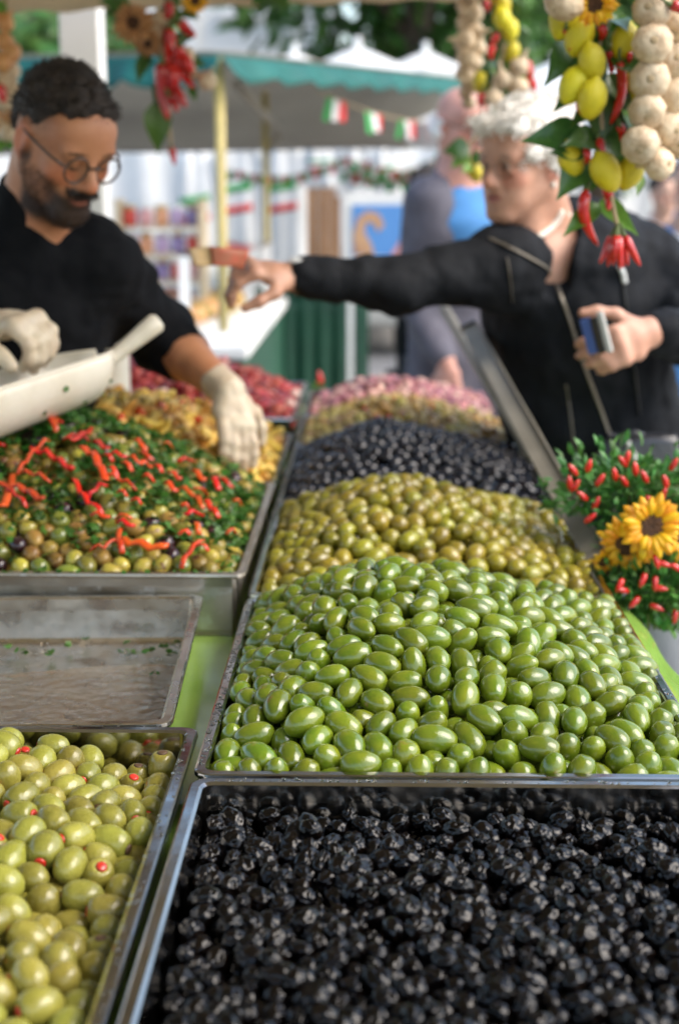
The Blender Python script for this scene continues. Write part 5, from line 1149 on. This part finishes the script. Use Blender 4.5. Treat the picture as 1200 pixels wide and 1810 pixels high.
f1 = flower(FT, at(1150, 930, Yp-.10), (-.05, -1, .25), .047, 'sunflower', 20); f2 = flower(FT, at(1108, 962, Yp-.085), (-.25, -1, -.15), .044, 'sunflower', 16); f3 = flower(FT, at(1066, 992, Yp-.07), (.3, -1, -.55), .024, 'sunflower', 14); f4 = flower(FT, at(1206, 945, Yp-.07), (.4, -1, .1), .044, 'sunflower', 16)
# sprig of chilli at the far left end of the right row
p = at(565, 690, 3.79); SP = empty('chilli_sprig', (p.x, p.y, .84)); tag(SP, 'small green sprig with one red chilli behind the far pink olives', 'sprig')
SP2 = SP; z0 = p.z
MB().tube([(0, 0, 0), (0, 0, p.z-.84+.02)], .003, 6).build('stem', M['stem'], SP)
for i in range(9): add_leaf(SP, p+Vector((random.uniform(-.01, .01), 0, random.uniform(-.02, .02))), p+Vector((random.uniform(-.035, .035), -.02, random.uniform(-.02, .035))), wsc=1.8, light=True)
add_chilli(SP, [p+Vector((0, -.02, .02)), p+Vector((.002, -.02, .035)), p+Vector((-.002, -.02, .055))], .008)

# ================================================================ THE TEAL STALL BEHIND
TS = empty('market_stall', (-1.0, 7.0, 0)); tag(TS, 'market stall with scalloped teal awning across the aisle', 'stall')
def TB(o): return under(o, TS)
A0 = at(20, 104, 6.3); A1 = at(390, 97, 5.7); A2 = at(815, 140, 9.2)
def valance(a, b, n, hgt, nsc):
    def fn(u, v): 
        p = a.lerp(b, u); sc_ = .75+.25*abs(math.sin(u*nsc*PI)); q = .02*math.sin(u*nsc*2*PI+1); d = (b-a).normalized(); nn_ = Vector((d.y, -d.x, 0)); return p+nn_*(q*v+.05*v)-Vector((0, 0, hgt*sc_*v))
    return TB(MB().grid(fn, n, 5).build('valance', M['teal'], smooth=True, solid=.004))
valance(A0, A1, 60, .125, 5); valance(A1, A2, 90, .105, 9)
AL = at(-320, 110, 6.8)
valance(AL, A0, 30, .095, 3)
B0 = at(-320, 285, 8.4); B2 = at(800, 264, 9.75); 
def under_(u, v):
    e = [AL, A0, A1, A2]; t = u*3; k_ = min(int(t), 2); p = e[k_].lerp(e[k_+1], t-k_); q = B0.lerp(B2, u); return p.lerp(q, v)+Vector((0, 0, .015+.10*math.sin(PI*v)))
TB(MB().grid(under_, 40, 14).build('roof_underside', M['greycanvas'], smooth=True, solid=.004))
def pole(a, b, r_, m, name='pole'): return TB(MB().tube([a, b], r_, 10).build(name, m, smooth=True))
p = at(388, 150, 5.75); pole(Vector((p.x, p.y, 0)), Vector((p.x, p.y, A1.z)), .020, M['bamboo'])
p = at(470, 300, 7.6); pole(Vector((p.x, p.y, 0)), Vector((p.x, p.y, 1.95)), .018, M['bamboo'])
pole(at(418, 150, 6.3), at(498, 235, 7.6), .020, M['alu'], 'strut'); pole(at(498, 235, 7.6), at(470, 270, 7.6), .018, M['alu'], 'strut')
# counters
CT = empty('counter', (-.9, 6.4, 0)); tag(CT, 'long food counter with white top and glass case behind the seller', 'counter')
def CB(o): return under(o, CT)
zc = .87
CB(MB().box((-1.9, 5.24, 0), (-.46, 7.75, zc-.06)).build('skirt', M['greencloth'], bevel=.01)); CB(MB().box((-1.94, 5.2, zc-.055), (-.44, 7.79, zc)).build('top', M['white'], bevel=.012))
gx = at(338, 520, 5.9).x; 
for (x, y) in ((gx, 5.7), (gx, 7.4), (-.52, 7.4)): CB(MB().box((x-.02, y-.02, zc+.001), (x+.02, y+.02, zc+.30)).build('case_post', M['white']))
CB(MB().box((gx+.021, 5.695, zc+.001), (-.5, 5.703, zc+.25)).build('glass_pane', M['glass'])); CB(MB().box((gx-.02, 5.68, zc+.3005), (-.5, 7.42, zc+.312)).build('case_shelf', M['glass']))
GC = empty('counter', (-.2, 8.2, 0)); tag(GC, 'counter hung with a dark green cloth beyond the glass case', 'counter')
def gcl(u, v):
    x = -.62+u*.62; return (x, 7.86+.018*math.sin(u*40)*(.3+.7*(1-v)), .0+v*.88)
under(MB().grid(gcl, 70, 8).build('cloth', M['greencloth'], smooth=True, solid=.004), GC); under(MB().box((-.63, 7.84, .885), (.01, 8.8, .90)).build('top', M['greencloth']), GC); under(MB().box((-.60, 7.9, 0), (-.02, 8.75, .88)).build('carcass', M['wood']), GC)
# food in the case
fm_ = [M['tomato'], M['onion'], M['palebit'], M['mixtan']]
for i in range(16):
    x = -.98+.26*(i % 2)+random.uniform(-.04, .04); y = 5.95+.18*(i//2)
    me = blob_mesh(.075, 2, i+200, .3, 1.3, (1.3, 1, .55)); o = MB().add(me[0].tolist(), me[1]).build('bread_loaf', fm_[i % 4], smooth=True); o.location = (x, y, zc+.050); tag(o, 'loaf or sausage lying on the counter in the glass case', 'food', 'food in the glass case')
# jars on a shelf
SH = empty('shelf_rack', at(270, 490, 6.6)); SH.location.z = zc; tag(SH, 'shelf rack of colourful jars between seller and garland', 'rack')
xs = [at(u, 400, 6.6).x for u in (228, 256, 284, 312, 340)]; zs = [at(280, v_, 6.6).z for v_ in (495, 448, 400, 352)]
for j in range(3):
    under(MB().box((xs[0]-.03, 6.56, zs[j]-.012), (xs[-1]+.03, 6.72, zs[j])).build('board', M['creamwood']), SH)
for x in (xs[0]-.045, xs[-1]+.045): under(MB().box((x-.014, 6.56, zc+.001), (x+.014, 6.72, zs[3])).build('upright', M['creamwood']), SH)
jc = [mat('jar_peach', (.70, .34, .18), .4), mat('jar_red', (.60, .07, .05), .4), mat('jar_lilac', (.50, .36, .55), .4), mat('jar_pink', (.68, .36, .36), .4), mat('jar_violet', (.28, .22, .42), .4)]
jn = ['peach', 'red', 'lilac', 'pink', 'violet']; rown = ['lowest', 'middle', 'top']
for j in range(3):
    for i in range(5):
        k_ = (i*2+j*3) % 5; o = empty('jar', (xs[i], 6.64, zs[j]+.001)); tag(o, '%s filled jar on the %s shelf board, %s from the left' % (jn[k_], rown[j], ['first', 'second', 'third', 'fourth', 'fifth'][i]), 'jar', 'jars on the shelf rack')
        MB().lathe([(.026, 0), (.032, .006), (.033, .06), (.026, .076)], 14).build('body', jc[k_], o, smooth=True); MB().lathe([(.028, .0765), (.029, .079), (.029, .092), (.026, .094)], 14).build('lid', M['white' if (i+j) % 2 else 'brass'], o, smooth=True)
# white backdrop tent wall, aprons, brown panels
TW = MB().grid(lambda u, v: (-3.6+u*4.35, 11.3+.03*math.sin(u*70), .80+v*1.15), 120, 4).build('tent_wall', M['tshirt'], smooth=True, solid=.004); tag(TW, 'white tent wall hanging behind the aprons', 'tent wall')
def apron(u, v0, v1, wpx, Y, label, stripe=True):
    c = at(u, (v0+v1)/2, Y); s_ = Y/FPX; wd = wpx*s_*.5; hh = (v1-v0)*s_; o = empty('apron', (c.x, c.y, c.z-hh/2)); tag(o, label, 'apron', 'aprons hung along the back stall')
    sd0 = random.uniform(0, 6)
    def fn(uu, v): 
        t = 1-v; w_ = wd*(1 if t > .22 else .62+.38*(t/.22)**.7); x = (uu-.5)*2*w_; return (x, .012*math.sin(uu*15+sd0)+.02*math.sin(uu*6+v*3), v*hh+(.03*math.cos((uu-.5)*5) if v > .97 else 0))
    MB().grid(fn, 16, 18).build('cloth', M['tshirt'], o, smooth=True, solid=.004)
    if stripe:
        for (ua, m) in ((.34, 'grn'), (.64, 'red')):
            MB().grid(lambda a, b: (lambda q: (q[0], q[1]-.006, q[2]))(fn(.18+.64*a, (.60 if m == 'grn' else .44)+.055*b+.04*a)), 8, 2).build('printed_band', M[m], o, smooth=True, solid=.002)
    MB().tube([(-wd*.3, 0, hh), (0, 0, hh+.07), (wd*.3, 0, hh)], .006, 6).build('strap', M['tshirt'], o, smooth=True)
for i, (u, v0, v1, wp) in enumerate(((345,280,490,82),(418,255,480,88),(498,255,475,84))): apron(u, v0, v1, wp, 10.2, 'white apron with green and red bands, %s of the three long ones' % ['leftmost', 'middle', 'rightmost'][i])
for i, (u, v0, v1, wp) in enumerate(((565,262,330,64),(625,262,345,60),(680,272,345,56))): apron(u, v0, v1, wp, 10.0, 'short white apron with red and green bands, %s over the brown panels and poster' % ['first', 'second', 'third'][i])
pole(at(300, 252, 10.25), at(730, 262, 10.05), .012, M['alu'], 'hanging_rail')
BP = empty('wooden_screen', at(570, 460, 10.5)); BP.location.z = 0; tag(BP, 'brown wooden board screen beside the blue poster', 'screen')
for i in range(4):
    a_ = at(532+i*20, 300, 10.5); under(MB().box((a_.x-.038, 10.48+.01*(i % 2), 0), (a_.x+.038, 10.51+.01*(i % 2), at(0, 300+6*(i % 2), 10.5).z)).build('board', M['brownpanel'], bevel=.004), BP)
# poster
PO = empty('poster_board', at(675, 455, 7.6)); tag(PO, 'blue poster board with pink and tan shapes in a white frame', 'poster')
pa_ = at(608, 458, 7.6); pb2 = at(745, 340, 7.6)
under(MB().box((pa_.x, 7.60, pa_.z), (pb2.x, 7.625, pb2.z)).build('frame', M['white'], bevel=.004), PO)
pi0 = at(622, 452, 7.59); pi1 = at(738, 362, 7.59); under(MB().box((pi0.x, 7.592, pi0.z), (pi1.x, 7.597, pi1.z)).build('print', M['posterblue']), PO)
def blobp(pts, m, yy): 
    v = [at(u, v_, yy) for u, v_ in pts]; n = len(v); v2 = [q+Vector((0, .002, 0)) for q in v]; under(MB().add(v+v2, [tuple(range(n)), tuple(range(n, 2*n))[::-1]]+[(i, (i+1) % n, n+(i+1) % n, n+i) for i in range(n)]).build('printed_shape', m), PO)
blobp([(626,450),(624,415),(632,385),(650,372),(670,378),(680,398),(668,410),(660,395),(648,392),(644,410),(656,430),(662,450)], M['postertan'], 7.588); blobp([(690,451),(704,430),(716,400),(722,375),(733,372),(736,400),(728,430),(714,451)], M['posterpink'], 7.588)
for dx in (.02, pb2.x-pa_.x-.05): under(MB().box((pa_.x+dx, 7.626, 0), (pa_.x+dx+.03, 7.65, pb2.z-.05)).build('leg', M['white']), PO)
# bunting
def bunting(a, b, n, sag, label, tri, sz):
    bo = empty('bunting', a); tag(bo, label, 'bunting'); pts = [a.lerp(b, i/24)-Vector((0, 0, sag*math.sin(PI*i/24))) for i in range(25)]
    under(MB().tube(pts, .004, 5).build('string', M['twine']), bo); d = (b-a).normalized()
    for i in range(n):
        t = (i+.5)/n; p = a.lerp(b, t)-Vector((0, 0, sag*math.sin(PI*t))); w_ = sz; 
        for k_, m in enumerate(('grn', 'tshirt', 'red')):
            q = p+d*(w_*(k_-1.5)/3*2); e = d*(w_*.66); h_ = Vector((random.uniform(-.25, .25)*sz, random.uniform(-.02, .02), -sz*random.uniform(.9, 1.15))); mb = MB(); v = [q, q+e*.98, q+e*.98+h_, q+h_]; v2 = [x+Vector((0, .003, 0)) for x in v]; mb.add(v+v2, [(0,1,2,3),(7,6,5,4),(0,4,5,1),(1,5,6,2),(2,6,7,3),(3,7,4,0)]); under(mb.build('pennant', M[m]), bo)
bunting(at(560, 160, 7.0), at(800, 215, 8.4), 4, .05, 'string of three-colour flags under the teal awning', 0, .095)
bunting(at(625, 282, 8.8), at(800, 262, 8.8), 7, .10, 'three-colour flag bunting just above the blue poster', 0, .06)
bunting(at(610, 300, 9.0), at(790, 285, 8.6), 9, .05, 'second three-colour flag string close above the blue poster', 0, .07)
bunting(at(690, 318, 8.4), at(880, 270, 8.0), 8, .06, 'three-colour flag string between poster and bald man', 0, .07)
bunting(at(760, 285, 7.0), at(860, 250, 7.0), 4, .06, 'three-colour flag bunting behind the bald man', 0, .06)
bunting(at(400, 300, 9.0), at(620, 275, 9.0), 8, .08, 'three-colour flag bunting across the long aprons', 0, .05)

# ================================================================ FAR SETTING
def wall_building(name, label, x0, x1, y, z1, cols, rows, wz0=1.2, dz=3.0, gap=2.4):
    b = empty(name, ((x0+x1)/2, y, 0)); tag(b, label, 'building'); under(MB().box((x0, y, 0), (x1, y+6, z1)).build('wall', M['facade']), b)
    n = int((x1-x0)/gap)
    for j in range(rows):
        for i in range(n):
            cx = x0+gap*(i+.5); zz = wz0+j*dz; wn = under(MB().box((cx-.55, y-.05, zz), (cx+.55, y-.003, zz+1.9)).build('window', M['white']), b)
            for s_ in (-1, 1):
                q = MB().box((cx+s_*.27-.22, y-.06, zz+.08), (cx+s_*.27+.22, y-.0505, zz+1.82)).build('pane', M['windowglass']); q.parent = wn; q.matrix_parent_inverse = wn.matrix_parent_inverse.copy()@Matrix() if False else Matrix.Translation(-b.location).inverted() @ Matrix.Translation(-b.location)
            under(MB().box((cx-.65, y-.12, zz-.12), (cx+.65, y-.003, zz-.01)).build('sill', M['facade']), b)
    for i in range(n+1): under(MB().box((x0+gap*i-.14, y-.10, 0), (x0+gap*i+.14, y-.002, z1-.4)).build('pilaster', M['facade']), b)
    under(MB().box((x0-.2, y-.35, z1), (x1+.2, y+6.2, z1+.3)).build('cornice', M['facade']), b)
    return b
wall_building('town_house', 'long white town house facade behind the teal awning', -16, -.6, 23, 9, 0, 3, gap=2.2)
wall_building('town_house', 'pale house facade far behind the woman', 4.2, 20, 34, 10, 0, 3)
def tree(x, y, h, rad, n, seed, label, zc_):
    rg = random.Random(seed); t = empty('tree', (x, y, 0)); tag(t, label, 'tree', 'trees behind the market')
    mb = MB(); mb.tube([(0, 0, 0), (.05, .02, h*.3), (-.05, 0, h*.55), (0, 0, h*.8)], [.22, .17, .12, .05], 10)
    for i in range(8):
        a_ = rg.uniform(0, 6.28); z_ = h*rg.uniform(.3, .6); e = Vector((math.cos(a_)*rad*.7, math.sin(a_)*rad*.7, z_+h*.25)); mb.tube([(0, 0, z_), e*.5+Vector((0, 0, z_*.55)), e], [.07, .05, .02], 6)
    mb.build('trunk', M['bark'], t, smooth=True); v = []; f = []
    cl = []
    for i in range(46): d = Vector((rg.gauss(0, 1), rg.gauss(0, 1), rg.gauss(0, 1))).normalized()*rg.random()**.4; cl.append(Vector((d.x*rad, d.y*rad, zc_+d.z*rad*1.15)))
    for i in range(n):
        c = rg.choice(cl); p = c+Vector((rg.gauss(0, .33), rg.gauss(0, .33), rg.gauss(0, .28)))*rad*.42; L = rg.uniform(.10, .20); x_ = Vector((rg.gauss(0, 1), rg.gauss(0, 1), rg.gauss(0, 1))).normalized(); y_ = x_.orthogonal().normalized(); k_ = len(v); v += [p-x_*L, p-y_*L*.45, p+x_*L, p+y_*L*.45]; f.append((k_, k_+1, k_+2, k_+3))
    MB().add(v, f).build('crown', M['treeleaf'], t)
tree(.55, 17, 7, 2.3, 9000, 1, 'leafy tree between the white house and the lemon garland', 4.6); tree(3.1, 20, 8, 2.8, 9000, 2, 'leafy tree behind the woman and lemon garland', 4.9); tree(6.5, 24, 9, 3.2, 7000, 3, 'leafy tree at the far right of the square', 5.4); tree(-3.4, 14.5, 4.6, 1.3, 5000, 4, 'small leafy tree seen under the teal awning', 2.3)
# white market parasols far behind
def parasol(x, y, zt_, rr, label, m='tshirt'):
    p = empty('parasol', (x, y, 0)); tag(p, label, 'parasol', 'parasols behind the awning'); mb = MB(); n = 8
    v = [(0, 0, zt_)]+[(rr*math.cos(2*PI*i/n), rr*math.sin(2*PI*i/n), zt_-rr*.42) for i in range(n)]+[(rr*math.cos(2*PI*i/n), rr*math.sin(2*PI*i/n), zt_-rr*.42-.12) for i in range(n)]
    mb.add(v, [(0, 1+i, 1+(i+1) % n) for i in range(n)]+[(1+i, 1+n+i, 1+n+(i+1) % n, 1+(i+1) % n) for i in range(n)]); mb.build('canopy', M[m], p, solid=.01); MB().tube([(0, 0, 0), (0, 0, zt_+.08)], .03, 8).build('pole', M['white'], p)
q = at(520, 92, 13.5); parasol(q.x, q.y, q.z, .8, 'white parasol tip left of the tree over the awning'); q = at(632, 82, 13); parasol(q.x, q.y, q.z, .55, 'white parasol tip in front of the tree'); q = at(752, 90, 14); parasol(q.x, q.y, q.z, .5, 'white parasol tip right above the bald man')
q = at(1010, 95, 8.2); parasol(q.x, q.y, q.z, .9, 'white parasol between the woman\'s hair and the lemons'); q = at(1180, 250, 12); parasol(q.x, q.y, q.z+.3, 1.2, 'white parasol at the right edge behind the garlic')
# white van beyond the green counter
VN = empty('delivery_van', (-.35, 14.5, 0)); tag(VN, 'white delivery van parked beyond the green counter', 'van')
def VB(o): return under(o, VN)
VB(MB().box((-1.2, 12.6, .28), (.50, 17, 1.28)).build('body', M['white'], bevel=.08)); VB(MB().box((-1.12, 12.9, 1.2805), (.42, 16.6, 1.9)).build('roof', M['white'], bevel=.1)); VB(MB().box((-1.16, 12.52, .30), (.46, 12.598, .46)).build('bumper', M['walletgrey'], bevel=.03))
VB(MB().box((-1.0, 12.885, 1.35), (.30, 12.899, 1.8)).build('window', M['windowglass']))
for x in (-1.05, .36): VB(MB().box((x-.09, 12.58, .7), (x+.09, 12.599, .95)).build('tail_light', M['red']))
for x in (-1.02, .32):
    for y in (13.2, 16.2): wl_ = VB(MB().lathe([(.20, -.09), (.30, -.08), (.31, 0), (.30, .08), (.20, .09)], 20, M=Matrix.Translation((x, y, .31))@Matrix.Rotation(PI/2, 4, 'Y')).build('wheel', M['leather'], smooth=True))
